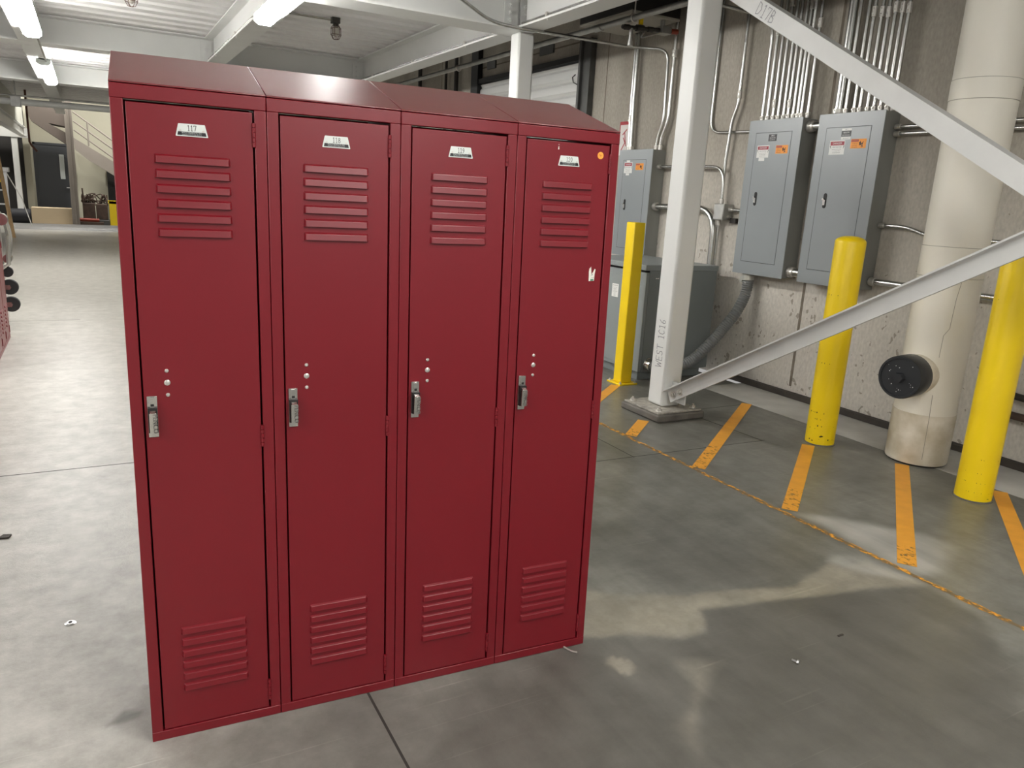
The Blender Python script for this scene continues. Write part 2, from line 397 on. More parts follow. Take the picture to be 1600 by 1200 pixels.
# ------------------------------------------------------------------ floor
def axis(lo, hi, dlo, dhi, step, coarse):
    a = list(np.arange(lo, dlo, coarse)); b = list(np.arange(dlo, dhi, step)); c = list(np.arange(dhi, hi+coarse*.5, coarse))
    return np.array(a+b+c)
def sdf(px, py, poly):
    P = np.array(poly); d = np.full(px.shape, 1e9); ins = np.zeros(px.shape, bool)
    for i in range(len(P)):
        a = P[i]; b = P[(i+1) % len(P)]; e = b-a
        t = np.clip(((px-a[0])*e[0]+(py-a[1])*e[1])/(e@e), 0, 1)
        d = np.minimum(d, np.hypot(px-a[0]-t*e[0], py-a[1]-t*e[1]))
        c = ((a[1] > py) != (b[1] > py)) & (px < (b[0]-a[0])*(py-a[1])/(b[1]-a[1]+1e-12)+a[0]); ins ^= c
    return np.where(ins, -d, d)
def wob(x, y, s, amp, k=0):
    r = np.zeros(x.shape); rs = np.random.RandomState(k)
    for o in range(4):
        for _ in range(3):
            th = rs.uniform(0, 6.28); ph = rs.uniform(0, 6.28); f = s*2**o
            r += np.sin((x*math.cos(th)+y*math.sin(th))*f+ph)/2**o/3
    return r*amp
def smooth01(d, w): t = np.clip((w-d)/(2*w), 0, 1); return t*t*(3-2*t)

xs = axis(-9, 4.5, -1.0, 3.2, .016, .3); ys = axis(-6, 24.5, -.75, .75, .016, .3)
GX, GY = np.meshgrid(xs, ys)
me = bpy.data.meshes.new('floor'); nx, ny = len(xs), len(ys)
idx = np.arange(nx*ny).reshape(ny, nx)
quads = np.stack([idx[:-1, :-1], idx[:-1, 1:], idx[1:, 1:], idx[1:, :-1]], -1).reshape(-1, 4)
me.from_pydata(np.stack([GX.ravel(), GY.ravel(), np.zeros(nx*ny)], 1).tolist(), [], quads.tolist())
dx = wob(GX, GY, 9, .022, 1); dy = wob(GX, GY, 9, .022, 2)
dust = np.zeros(GX.shape)
for poly, wd, amt in (
    ([(1.15, .24), (1.42, .21), (1.56, .12), (1.70, .035), (1.87, -.005), (2.15, -.065), (2.30, -.03), (2.44, .01), (2.46, -.04), (2.62, -.05),
      (2.66, -.27), (2.37, -.19), (1.97, -.125), (1.70, -.06), (1.66, -.12), (1.60, -.17), (1.52, -.165), (1.39, -.086), (1.15, -.02)], .016, .50),
    ([(1.15, .22), (1.42, .18), (1.62, .05), (1.45, -.04), (1.15, .0)], .05, .40),
    ([(1.42, -.27), (1.50, -.28), (1.56, -.33), (1.47, -.36), (1.40, -.42), (1.22, -.50), (1.20, -.60), (1.28, -.50), (1.39, -.37)], .03, .22),
    ([(1.235, -.185), (1.27, -.175), (1.30, -.20), (1.295, -.245), (1.255, -.26), (1.235, -.235)], .008, .60)):
    dust = np.maximum(dust, smooth01(sdf(GX+dx*.9, GY+dy*.9, poly), wd)*amt*np.clip(1+wob(GX, GY, 16, .45, 8), .4, 1.3))
chalk = np.zeros(GX.shape)
for poly, wd, amt in (([(2.72, .40), (2.80, .36), (2.93, .24), (3.05, .05), (3.08, -.10), (2.95, -.17), (2.83, -.215), (2.70, -.22), (2.69, .03), (2.72, .2)], .05, .85),
                      ([(2.44, .02), (2.52, .05), (2.66, -.02), (2.66, -.24), (2.50, -.12)], .03, .6)):
    chalk = np.maximum(chalk, smooth01(sdf(GX+dx, GY+dy, poly), wd)*amt*(.75+wob(GX, GY, 14, .3, 5)))
damp_shade = smooth01(sdf(GX+dx, GY+dy, [(1.2, -.02), (1.39, -.09), (1.52, -.17), (1.62, -.16), (1.70, -.06), (1.97, -.125), (2.37, -.19), (2.66, -.28),
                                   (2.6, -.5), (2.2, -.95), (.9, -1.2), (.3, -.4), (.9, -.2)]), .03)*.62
damp_shade = np.maximum(damp_shade, smooth01(sdf(GX+dx*1.5, GY+dy*1.5, [(1.65, .1), (1.8, .45), (2.2, .4), (2.5, .2), (2.44, .05), (2.15, -.03), (1.87, .03)]), .06)*.28)
damp_shade = np.maximum(damp_shade, smooth01(sdf(GX+dx, GY+dy, [(-.05, .165), (-.015, .15), (-.02, .13), (-.06, .10), (-.08, .11)]), .012)*.9)
damp_shade *= (1-np.clip(dust*1.6, 0, 1))
damp_shade = np.maximum(damp_shade, smooth01(sdf(GX+dx*2, GY+dy*2, [(.12, -.02), (1.22, -.10), (1.22, .02), (1.28, -.3), (1.0, -1.3), (.3, -1.3)]), .10)*.42*(1-np.clip(dust*1.6, 0, 1)))  # locker shadow on the floor ahead, painted in as a darker tone
bt = np.clip((1.0-GX)/1.7, 0, 1); bright = bt*bt*(3-2*bt)*.88  # paler towards the left: glare of the strip lights put into the colour
for nm, arr in (('dusty', dust), ('chalk', np.clip(chalk, 0, 1)), ('damp_shade', damp_shade), ('bright', bright)):
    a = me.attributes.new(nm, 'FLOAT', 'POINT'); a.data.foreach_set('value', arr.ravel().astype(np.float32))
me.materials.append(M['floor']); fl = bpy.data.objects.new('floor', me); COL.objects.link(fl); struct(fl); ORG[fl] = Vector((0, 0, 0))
def jline(a, b, w=.006):
    a = Vector((*a, 0)); b = Vector((*b, 0)); d = (b-a).normalized(); n = Vector((-d.y, d.x, 0))*w/2
    MB().prism([a-n-Vector((0, 0, .002)), b-n-Vector((0, 0, .002)), b+n-Vector((0, 0, .002)), a+n-Vector((0, 0, .002))], (0, 0, .0024)).build('joint', 'joint', fl)
jline((-9, 2.115), (2.48, 2.10), .007); jline((.534, -6), (.534, 2.1), .007)
jline((2.22, 1.335), (3.45, 1.30), .005); jline((3.40, 1.80), (3.43, 1.30), .007); jline((3.40, 1.985), (4.45, 1.985), .005)
jline((2.48, 1.9), (2.478, 1.32), .005); jline((-9, 6.4), (-.2, 6.4), .007)
MB().box(4.015, -6, -.002, 4.47, 2.50, .0008).build('painted_border', 'border', fl)

# ------------------------------------------------------------------ right wall
WX = 4.5
w = MB(); w.box(WX, -6, 0, WX+.25, 5.13, 5.2); w.box(WX, 5.13, 2.76, WX+.25, 7.62, 5.2); w.box(WX, 7.62, 0, WX+.25, 24.5, 5.2)
wall = struct(w.build('wall_right', 'wall'))
for y, wd in ((2.058, .022), (4.79, .012), (1.058, .012), (8.9, .012)):
    MB().box(WX-.0015, y-wd/2, .08, WX+.01, y+wd/2, 5.2).build('joint', 'jointwall', wall)
MB().box(WX-.0015, 5.13, 2.93, WX+.01, 7.6, 2.945).build('joint', 'jointwall', wall)
for y0, y1 in ((5.82, 6.11), (7.2, 7.42)):
    MB().box(WX-.02, y0, 2.90, WX+.01, y1, 2.99).build('vent', 'steeldk', wall)
tb = MB(); tb.box(4.455, -6, 0, WX, 2.76, .042); tb.box(4.455, 3.75, 0, WX, 5.0, .042)
struct(tb.build('baseboard_right', 'trimdark', bevel=.004))
far = struct(MB().box(-9, 24.4, 0, 4.5, 24.6, 5.2).build('wall_far', 'cream'))
up = struct(MB().box(-9, -6, 5.2, 4.75, 24.6, 5.35).build('ceiling', 'ply'))
# metal deck of the mezzanine
prof = [(-5.9, 3.0)]; y = -5.76
while y < 19.9:
    prof += [(y-.075, 3.0), (y-.045, 3.05), (y+.045, 3.05), (y+.075, 3.0)]; y += .305
prof += [(20.0, 3.0), (20.0, 3.16), (-5.9, 3.16)]
dk = MB(); n = len(prof)
vs = [(-8.9, p[0], p[1]) for p in prof]+[(3.36, p[0], p[1]) for p in prof]
dk._add(vs, [(i, (i+1) % n, (i+1) % n+n, i+n) for i in range(n)], 0)
dk._add([(3.36, p[0], 3.0) for p in (prof[0], prof[-2])]+[(3.36, prof[-2][0], 3.16), (3.36, prof[-1][0], 3.16)], [(0, 1, 2, 3)], 0)
deck = tag(dk.build('metal_deck', 'deck', smooth=0), 'white corrugated metal deck over the lockers, carried by white steel beams', 'deck')
# roll-up door in the right wall
rd = thing('door_1', (4.47, 6.37, 0), 'x', 'x'); del rd['label'], rd['category']; struct(rd)
sh = MB()
pr_ = []; z = 0.0
while z < 2.70:
    pr_ += [(4.500, z), (4.494, z+.012), (4.478, z+.03), (4.474, z+.07), (4.478, z+.105), (4.494, z+.123)]; z += .135
pr_ = [p for p in pr_ if p[1] < 2.74]
sh.prism([(x, 5.16, z) for x, z in pr_]+[(4.53, 5.16, pr_[-1][1]), (4.53, 5.16, 0)], (0, 2.42, 0)); sh.build('shutter', 'shutter', rd, smooth=25)
MB().box(4.43, 5.0, 0, 4.498, 5.16, 2.93).box(4.40, 5.13, 0, 4.43, 5.17, 2.93, 0).build('guide', 'steeldk', rd, bevel=.004)
MB().box(4.43, 7.58, 0, 4.498, 7.78, 3.25).cyl((4.40, 7.5, 2.50), (4.40, 7.5, 2.60), .05, 16).build('guide', 'black', rd, bevel=.004)
MB().box(4.44, 5.17, 2.745, 4.55, 7.58, 2.80).build('lintel', 'black', rd)
MB().tube([(4.40, 5.21, 2.60), (4.40, 5.26, 2.58), (4.40, 5.24, 2.53), (4.40, 5.16, 2.50)], .006, 8).build('chain', 'iron', rd)

# ------------------------------------------------------------------ steel frame
def ibeam(axis, c, a, b, z0=2.70, h=.295, fw=.2, ft=.016, wt=.01):
    m = MB()
    def bx(u0, u1, z0_, z1_):
        if axis == 'y': m.box(c+u0, a, z0_, c+u1, b, z1_)
        else: m.box(a, c+u0, z0_, b, c+u1, z1_)
    bx(-fw/2, fw/2, z0, z0+ft); bx(-wt/2, wt/2, z0+ft-.001, z0+h-ft+.001); bx(-fw/2, fw/2, z0+h-ft, z0+h); return m
GIR = (0.15, 4.35, 8.62, 12.85); BX = ((3.24, 'right edge line'), (1.38, 'middle line'), (-.50, 'left line'))
for gy, lab in zip(GIR, ('white cross girder overhead just behind the lockers', 'white cross girder landing on the steel column by the shutter door',
                         'white cross girder behind the first deck bay, above the left locker', 'white cross girder furthest back, under the far end of the deck')):
    o = ibeam('x', gy, -8.8, 3.34, fw=.30).build('cross_girder', 'white', loc=(-2.7, gy, 2.70)); tag(o, lab, 'beam', 'cross girders of the deck')
    if gy > 1:
        for bx_, s in ((3.24, -1), (1.38, -1), (-.5, -1)):
            pl = MB(); pl.box(bx_-.14, gy-.02, 2.74, bx_-.012, gy-.008, 2.96, 0)
            for zz in (2.79, 2.85, 2.91): hexbolt(pl, (bx_-.085, gy-.02, zz), (0, -1, 0), .016, .012, 0)
            if bx_ > 3: 
                pl.box(bx_+.012, gy-.02, 2.74, bx_+.1, gy-.008, 2.96, 0)
                for zz in (2.79, 2.85, 2.91): hexbolt(pl, (bx_+.06, gy-.02, zz), (0, -1, 0), .016, .012, 0)
            pl.build('connection_plate', 'white', o, bevel=0)
ends = [-5.8]+list(GIR)+[19.95]
names = {3.24: 'along the right edge of the deck', 1.38: 'over the two middle lockers', -.5: 'left of the lockers'}
spans = ['behind the camera', 'overhead', 'in the second bay', 'in the third bay', 'in the furthest bay']
for bx_, _ in BX:
    for k in range(5):
        a, b = ends[k], ends[k+1]; a += .006 if k == 0 else .16; b -= .006 if k == 4 else .16
        if bx_ == 3.24 and k == 1: pass
        o = ibeam('y', bx_, a, b).build('joist_beam', 'white', loc=(bx_, (a+b)/2, 2.70))
        tag(o, 'white steel beam %s, %s' % (names[bx_], spans[k]), 'beam', 'deck beams running away from the camera')

# columns
def column(cx, cy, base, label, pad=True, z1=2.70, half=.0762):
    t = thing('steel_column', (cx, cy, 0), label, 'column', 'white tube columns')
    m = MB(); m.box(cx-half, cy-half, base, cx+half, cy+half, z1); m.build('post', 'white', t, bevel=.018)
    if pad:
        MB().prism([(cx-.205, cy-.205, 0), (cx+.185, cy-.205, 0), (cx+.185, cy+.19, 0), (cx-.205, cy+.19, 0)], (0, 0, .050)).build('grout_pad', 'grout', t, bevel=.012)
        MB().box(cx-.19, cy-.185, .050, cx+.17, cy+.175, .062).build('base_plate', 'whitedirty', t, bevel=.003)
        for sx_, sy_ in ((-.15, -.145), (.13, -.145), (-.15, .135), (.13, .135)):
            b = MB(); hexbolt(b, (cx+sx_, cy+sy_, .062), (0, 0, 1), .016, .014); b.build('anchor_bolt', 'zinc', t)
    return t
c1 = column(3.232, 2.0, .062, 'white square column with pencil writing, standing on a grout pad')
wd, wl = word('WEST 1C16')
MB().strokes(wd, (3.1558, 1.970, .32), (0, 0, 1), (0, 1, 0), .058, .0042).build('pencil_writing', 'pencil', c1)
# gusset for the lower brace
g = MB(); g.box(3.225, 1.79, .105, 3.237, 1.93, .235); g.build('gusset', 'white', c1, bevel=.003)
c2 = column(3.285, 4.33, 0, 'white square column in front of the shutter door, seen above the lockers', pad=False)

# diagonal angle braces
def brace(x, A, B, leg, flange_dir, fl_w, label):
    A = Vector((x, *A)); B = Vector((x, *B)); d = (B-A).normalized(); n = Vector((0, -d.z, d.y))
    if n.z < 0: n = -n
    t = thing('diagonal_brace', A, label, 'brace', 'angle braces of the column bay')
    th = .008; X = Vector((flange_dir, 0, 0))
    # L section: leg runs down from the heel line A-B, flange sticks out along X at the top
    prof_ = [(0, 0), (fl_w, 0), (fl_w-.002, -th), (th*1.9, -th), (th*1.25, -th*1.25), (th, -th*1.9), (th, -leg+.002), (0, -leg)]
    MB().prism([A+X*u+n*v for u, v in prof_], B-A).build('angle', 'brace', t, smooth=50)
    return t, A, d, n
b1, A1, d1, n1 = brace(3.19, (1.915, .1806), (-1.95, 2.383), .085, -1, .055, 'white angle brace rising to the right from the column foot')
bb = MB()
for k in (.045, .115): hexbolt(bb, A1+d1*k-n1*.046+Vector((-.008, 0, 0)), (-1, 0, 0), .016, .012)
bb.build('bolt', 'zinc', b1)
b2, A2, d2, n2 = brace(3.28, (1.915, 2.6635), (-1.95, .437), .092, 1, .075, 'white angle brace with a pencilled code, falling to the right across the top')
wd, wl = word('D17B')
MB().strokes(wd, A2+d2*.372-n2*.078, d2, n2, .065, .0035, lift=.001).build('pencil_writing', 'pencil', b2)

# ------------------------------------------------------------------ fluorescent lights
def light(x, y0, y1, label, z=2.70):
    t = thing('fluorescent_light', (x, (y0+y1)/2, z), label, 'light', 'fluorescent strip lights under the deck')
    MB().box(x-.055, y0, z-.026, x+.055, y1, z).build('housing', 'white', t, bevel=.003)
    ht = [(-.078, -.012), (-.078, -.062), (-.045, -.088), (.045, -.088), (.078, -.062), (.078, -.012)]
    ht = [(a*1.0, b) for a, b in ht]
    MB().prism([(x+a, y0+.012, z+b+.004) for a, b in ht], (0, y1-y0-.024, 0)).build('lens', 'lens', t, smooth=20)
    for yy in (y0, y1-.012):
        MB().prism([(x+a*1.04, yy, z+b*1.04+.004) for a, b in ht], (0, .012, 0)).build('end_cap', 'plate', t)
    return t
light(1.32, 2.76, 5.20, 'lit fluorescent strip under the beam above the second locker')
light(1.32, -3.30, -.86, 'lit fluorescent strip under the middle beam, overhead in front of the lockers')
light(1.32, 9.0, 11.44, 'lit fluorescent strip hidden behind the lockers on the middle beam')
light(-.43, 5.10, 7.55, 'nearer lit fluorescent strip at the top left corner')
light(-.43, 9.75, 12.2, 'further lit fluorescent strip beyond the one at the top left corner')
def far_fill(x, y, label):  # added lamps, out of view, that brighten the far end
    t = thing('far_fill_light', (x, y, 4.9), label, 'light', 'added fill lamps past the end of the deck')
    MB().lathe([(.02, .30), (.08, .28), (.12, .16), (.26, 0), (.25, 0), (.11, .15)], (x, y, 4.6), 28).cyl((x, y, 4.88), (x, y, 5.2), .008, 8).build('reflector', 'white', t)
    MB().lathe([(.245, .004), (.20, -.02), (.10, -.035), (.001, -.04)], (x, y, 4.61), 28).build('diffuser', 'farfill', t)
far_fill(-2.6, 21.6, 'added unseen fill lamp beyond the deck on the left')
far_fill(-.4, 21.0, 'added unseen fill lamp beyond the deck in front of the far door')
far_fill(1.6, 22.0, 'added unseen fill lamp beyond the deck on the right')
light(1.32, -5.75, -3.60, 'lit fluorescent strip behind the camera on the middle beam')
light(-2.30, -3.0, -.56, 'added unseen fluorescent strip behind the camera on the left')  # added to brighten the deck underside, hung from no beam
light(-2.30, 3.5, 5.94, 'added unseen fluorescent strip on the left')  # another added strip, throwing more light onto the deck
for y0, y1, lab in ((7.6, 9.75, 'galvanised conduit joining the two strip lights at the top left'),):
    tag(MB().tube([(-.40, y0, 2.665), (-.40, y1, 2.665)], .011, 10).build('light_conduit', 'emt', loc=(-.40, y0, 2.665)), lab, 'conduit')
for k, (x0, x1, y0, y1, lab) in enumerate(((1.292, 1.292, .4, 8.3, 'thin conduit clipped along the middle beam flange'), (3.15, 3.15, 4.6, 8.4, 'thin conduit clipped along the right edge beam behind the column'),
                                           (3.15, 3.15, .4, 4.1, 'thin conduit clipped along the right edge beam above the brace'))):
    t = thing('beam_conduit', (x0, y0, 2.73), lab, 'conduit')
    MB().tube([(x0, y0, 2.728), (x1, y1, 2.728)], .010, 10).build('pipe', 'emt', t)
    yy = y0+.6
    while yy < y1: 
        MB().box(x0-.018, yy-.012, 2.716, x0+.018, yy+.012, 2.745).cyl((x0, yy, 2.716), (x0, yy, 2.69), .004, 8).build('clip', 'zinc', t); yy += 1.35
# caged ceiling lamps
def caged(x, y, label):
    t = thing('caged_lamp', (x, y, 2.86), label, 'lamp', 'caged lamps under the deck')
    MB().tube(smooth_path([(x-.62, y, 2.975), (x-.02, y, 2.975)], .02), .011, 10).build('arm_conduit', 'emt', t)
    MB().box(x-.045, y-.035, 2.945, x+.035, y+.035, 2.998).cyl((x, y, 2.945), (x, y, 2.92), .028, 14).build('socket', 'iron', t)
    MB().lathe([(.012, 0), (.03, -.02), (.036, -.05), (.028, -.085), (.008, -.10)], (x, y, 2.92), 16).build('bulb', 'bulb', t)
    c = MB()
    for k in range(6):
        a = k*math.pi/3; u, v = math.cos(a), math.sin(a)
        c.tube([(x+u*.03, y+v*.03, 2.93), (x+u*.05, y+v*.05, 2.90), (x+u*.052, y+v*.052, 2.84), (x+u*.03, y+v*.03, 2.80), (x, y, 2.795)], .003, 6)
    for zz, r in ((2.90, .05), (2.84, .052)):
        c.tube([(x+math.cos(j*math.pi/8)*r, y+math.sin(j*math.pi/8)*r, zz) for j in range(17)], .003, 6, caps=False)
    c.build('cage', 'cage', t); return t
caged(2.245, 6.35, 'caged lamp under the deck, right of the lit strip')
caged(.394, 6.25, 'caged lamp at the top edge, left of the middle beam')

# ------------------------------------------------------------------ lockers
LR = Matrix.Rotation(1, 3, 'X')
ax = Vector((-.0202, 0, -.058)); LR = Matrix.Rotation(ax.length, 4, ax.normalized())
LW, LH, LD = .3048, 1.5224, .297
FRONT = ((1, 0, 0), (0, 0, 1))
def locker_parts(t, number=None):
    K = dict(parent=t, local=True)
    b = MB(); e = .0007; W_ = LW-e
    for x0, x1 in ((e, .0255), (LW-.0255, W_)): b.box(x0, 0, .0235, x1, .016, LH-.0284)
    b.box(e, -.0008, 0, W_, .016, .0245); b.box(e, -.0008, LH-.0285, W_, .016, LH)
    b.build('face_frame', 'red', bevel=.0016, **K)
    c = MB()
    for x0 in (e, W_-.0012): c.prism([(x0, .016, .0005), (x0, LD, .0068), (x0, LD, LH), (x0, .016, LH)], (.0012, 0, 0))
    c.box(e+.0012, LD-.0012, .0068, W_-.0012, LD, LH); c.box(e+.0012, .016, .024, W_-.0012, LD-.0012, .026)
    c.build('cabinet', 'red', smooth=0, **K)
    s = MB(); s.prism([(e, -.0018, LH+.0012), (e, -.0018, LH+.0042), (e, LD, LH+.1051), (e, LD, LH+.0012)], (W_-e, 0, 0))
    s.build('sloped_top', 'redtop', bevel=.0012, **K)
    d = MB(); x0, x1, z0, z1 = .0290, .2752, .0265, LH-.0340
    d.box(x0, .0012, z0, x1, .02, z1)
    dr = d.build('door', ['red', 'dark'], bevel=.0012, **K)
    for base in ((1.3895), (.2945)):
        lv = MB()
        for k in range(6):
            zt = base-k*.0304; zb = zt-.0175; xa, xb = .0775, .2265; Y0 = .0014
            A = [(xa, Y0, zt), (xb, Y0, zt)]; B = [(xa+.0035, -.0042, zt-.0035), (xb-.0035, -.0042, zt-.0035)]
            C_ = [(xa+.0030, -.0058, zb), (xb-.0030, -.0058, zb)]; D_ = [(xa-.001, Y0, zb), (xb+.001, Y0, zb)]
            v = A+B+C_+D_
            lv._add(v, [(0, 2, 3, 1), (2, 4, 5, 3), (0, 6, 4, 2), (1, 3, 5, 7)], 0)
            lv._add(v, [(4, 6, 7, 5)], 1)
        lv.build('louvers', ['red', 'dark'], parent=dr, local=True, smooth=0, bevel=.001)
    K2 = dict(parent=dr, local=True)
    for z0_, z1_ in ((1.416, 1.467), (.732, .785), (.049, .106)):
        h = MB(); n_ = 5; L_ = (z1_-z0_)/n_
        for k in range(n_): h.cyl((.2775, -.0005, z0_+k*L_+.0006), (.2775, -.0005, z0_+(k+1)*L_-.0004), .0042, 12)
        h.box(.2735, -.0006, z0_, .2775, .003, z1_); h.build('hinge', 'red', **K2)
    # latch handle
    hx = .045; H = MB()
    H.box(hx-.0102, -.0028, .776, hx+.0102, .0016, .870, 0)
    H.box(hx-.0045, -.0065, .843, hx+.0045, -.0020, .868, 0)
    H.box(hx-.0098, -.0125, .7885, hx+.0098, -.0020, .8440, 1)  # black block stands in for the shadow edge round the lever
    H.prism([(hx-.0075, -.020, .7885), (hx+.0075, -.020, .7885), (hx+.0075, -.0225, .835), (hx-.0075, -.0225, .835)], (0, .006, 0), 0)
    H.prism([(hx-.0060, -.013, .790), (hx+.0060, -.013, .790), (hx+.0060, -.013, .836), (hx-.0060, -.013, .836)], (0, .010, 0), 1)
    H.prism([(hx-.006, -.0225, .835), (hx-.006, -.006, .8435), (hx-.006, -.006, .835)], (.012, 0, 0), 0)
    H.box(hx-.0035, -.0066, .847, hx+.0035, -.0063, .853, 1)
    H.text('PENCO', (hx, -.0214, .811), (0, 0, -1), (1, 0, 0), .0135, 2, lift=.0014, sx=1.0)
    H.build('handle', ['chrome', 'dark', 'emboss'], bevel=.0008, **K2)
    for z_, r in ((.9255, .0044), (.8985, .0066), (.8705, .0044)):
        MB().lathe([(r, 0), (r*.97, .0012), (r*.7, .0024), (r*.2, .0028)], (.078, .0012, z_), 18, axis=(0, -1, 0)).build('lock_rivet', 'zinc', **K2)
    if number:
        P = MB(); o = (.1525, .0012, 1.4285); pl = [(-.031, 0), (.031, 0), (.0318, .001), (.0262, .0245), (.0252, .0255), (-.0252, .0255), (-.0262, .0245), (-.0318, .001)]
        P.poly(o, *FRONT, pl, .0012, 0)
        P.poly(o, *FRONT, [(-.0285, .002), (.0285, .002), (.0270, .0092), (-.0270, .0092)], .0014, 1)
        P.text('PENCO PRODUCTS, INC.', (.1525, .0012, 1.4345), *FRONT, .0034, 0, lift=.0017, sx=1.05)
        P.text('MANUFACTURED IN OAKS, PA. U.S.A.', (.1525, .0012, 1.4314), *FRONT, .0023, 0, lift=.0017)
        wd, wl = word(number, .17); hh = .0108
        P.strokes(wd, (.1525-wl*hh/2, .0012, 1.4400), *FRONT, hh, .0011, 1, lift=.0014)
        for sx_ in (-.0225, .0225): P.cyl((.1525+sx_, .0002, 1.4402), (.1525+sx_, -.0012, 1.4402), .0024, 12, 2)
        P.build('number_plate', ['plate', 'ink', 'zinc'], smooth=20, **K2)
    return dr
nums = ['117', '118', '119', '120']
labs = ['red locker numbered 117, leftmost of the four in the bank', 'red locker numbered 118, second from the left in the bank',
        'red locker numbered 119, third from the left in the bank', 'red locker numbered 120 with an orange dot and torn sticker on its door']
for i in range(4):
    mw = LR.copy() @ Matrix.Translation((i*LW, 0, 0))
    t = thing('locker', mw.translation, labs[i], 'locker', 'red lockers in the middle of the floor', mw=mw)
    dr = locker_parts(t, nums[i])
    if i == 3:
        K2 = dict(parent=dr, local=True)
        o = MB().cyl((1.162-3*LW, .0012, 1.462), (1.162-3*LW, .0004, 1.462), .0092, 24, 0)
        o.strokes([[(-.6, .15), (-.2, .3), (.1, -.2), (-.1, .1), (.5, .2)]], (1.162-3*LW, .0004, 1.4615), *FRONT, .0095, .0016, 1, lift=.0003)
        q = o.build('dot_sticker', ['orange', 'orangedk'], **K2); q['label'] = 'round orange sticker'
        s = MB(); ob = (1.1595-3*LW, .0012, 1.128)
        s.poly(ob, *FRONT, [(-.0085, 0), (.0085, .001), (.0095, .020), (.0115, .032), (.0085, .0335), (.0035, .024), (-.001, .019), (-.002, .028), (-.003, .040), (-.0085, .034), (-.0095, .026), (-.009, .018)], .0003, 0)
        s.poly(ob, *FRONT, [(-.004, .0005), (.006, .0010), (.0062, .0065), (-.003, .006)], .0005, 1)
        s.poly(ob, *FRONT, [(-.001, .0095), (.008, .010), (.008, .011), (-.001, .0105)], .0005, 1)
        s.strokes([[(0, .3), (.3, .6), (.5, .4)], [(.1, .9), (.5, .7)]], (1.1580-3*LW, .0012, 1.141), *FRONT, .008, .001, 2, lift=.0006)
        q = s.build('torn_sticker', ['paper', 'green', 'ink'], smooth=0, **K2); q['label'] = 'torn white and green sticker'
        f = MB()
        f.poly((1.0325-3*LW, .0012, 1.468), *FRONT, [(0, 0), (.0035, .001), (.002, .0095), (.0005, .006)], .0003).poly((1.0325-3*LW, .0012, 1.480), *FRONT, [(0, 0), (.003, .0005), (.002, .002)], .0003)
        q = f.build('paint_chip', 'paper', **K2)
# a second row of lockers cut off by the left edge, fronts facing the aisle
first = None
for k in range(4):
    mw = Matrix.Translation((-.695, 5.59-(k+1)*LW, 0)) @ Matrix.Rotation(math.pi/2, 4, 'Z')
    if first is None:
        t = thing('locker', mw.translation, 'red locker in the row cut off by the left edge of the photo', 'locker', 'red lockers at the left edge', mw=mw)
        locker_parts(t); first = t
    else:
        t = copy_tree(first); t.matrix_world = mw; ORG[t] = mw.translation.copy()

# ------------------------------------------------------------------ bollards
t = thing('bollard', (3.478, 2.785, 0), 'yellow square bollard on a bolted plate, beside the gray transformer', 'bollard', 'yellow bollards')
MB().box(3.428, 2.735, .012, 3.528, 2.835, 1.218).build('post', 'yellow', t, bevel=.007)
MB().box(3.395, 2.70, 0, 3.562, 2.87, .012).build('base_plate', 'yellow', t, bevel=.002)
for a, b in ((3.41, 2.715), (3.547, 2.715), (3.41, 2.855), (3.547, 2.855)):
    q = MB(); hexbolt(q, (a, b, .012), (0, 0, 1), .008, .008); q.build('anchor_bolt', 'zinc', t)
def round_bollard(cx, cy, label, chips):
    r = .084; t = thing('bollard', (cx, cy, 0), label, 'bollard', 'yellow bollards')
    MB().lathe([(r, 0), (r, 1.20), (r*.985, 1.207), (r*.9, 1.217), (r*.7, 1.227), (r*.4, 1.234), (.001, 1.236)], (cx, cy, 0), 48).build('post', 'yellow', t)
    MB().lathe([(r+.006, -.001), (r+.0055, .004), (r, .006)], (cx, cy, 0), 48).build('caulk_ring', 'grout', t)
    ch = MB()
    for a, z, w_, h_ in chips:
        pts = []
        for k in range(7):
            th = k*2*math.pi/7; rr = random.uniform(.6, 1.1); aa = a+math.cos(th)*w_*rr/r; zz = z+math.sin(th)*h_*rr
            pts.append((cx+math.cos(aa)*(r+.0006), cy+math.sin(aa)*(r+.0006), zz))
        c = (cx+math.cos(a)*(r+.0009), cy+math.sin(a)*(r+.0009), z)
        ch._add([c]+pts, [(0, (k+1) % 7+1, k+1) for k in range(7)], 0)
        ch._add([c]+pts, [(0, k+1, (k+1) % 7+1) for k in range(7)], 0)
    ch.build('paint_chip', 'chip', t, smooth=0)
va = math.atan2(-2.9, -3.8)
ch1 = [(va+.1, .060, .010, .006), (va+.02, .056, .008, .005)]+[(va+random.uniform(-1.1, 1.0), random.choice((.04, .1, .12, .16, .2, .5, .9)), random.uniform(.001, .004), random.uniform(.002, .007)) for _ in range(26)]+[(va-.75, .03, .005, .006), (va-.5, .025, .006, .004)]
round_bollard(3.758, 1.155, 'round yellow bollard behind the lower brace, in front of the right panel', ch1)
ch2 = [(va+random.uniform(-1.0, 1.0), random.choice((.05, .1, .15, .22, 1.0)), random.uniform(.001, .003), random.uniform(.001, .004)) for _ in range(22)]+[(va+.7, .022, .008, .002)]
round_bollard(3.773, .222, 'round yellow bollard nearest the camera, at the right edge beyond the pipe', ch2)

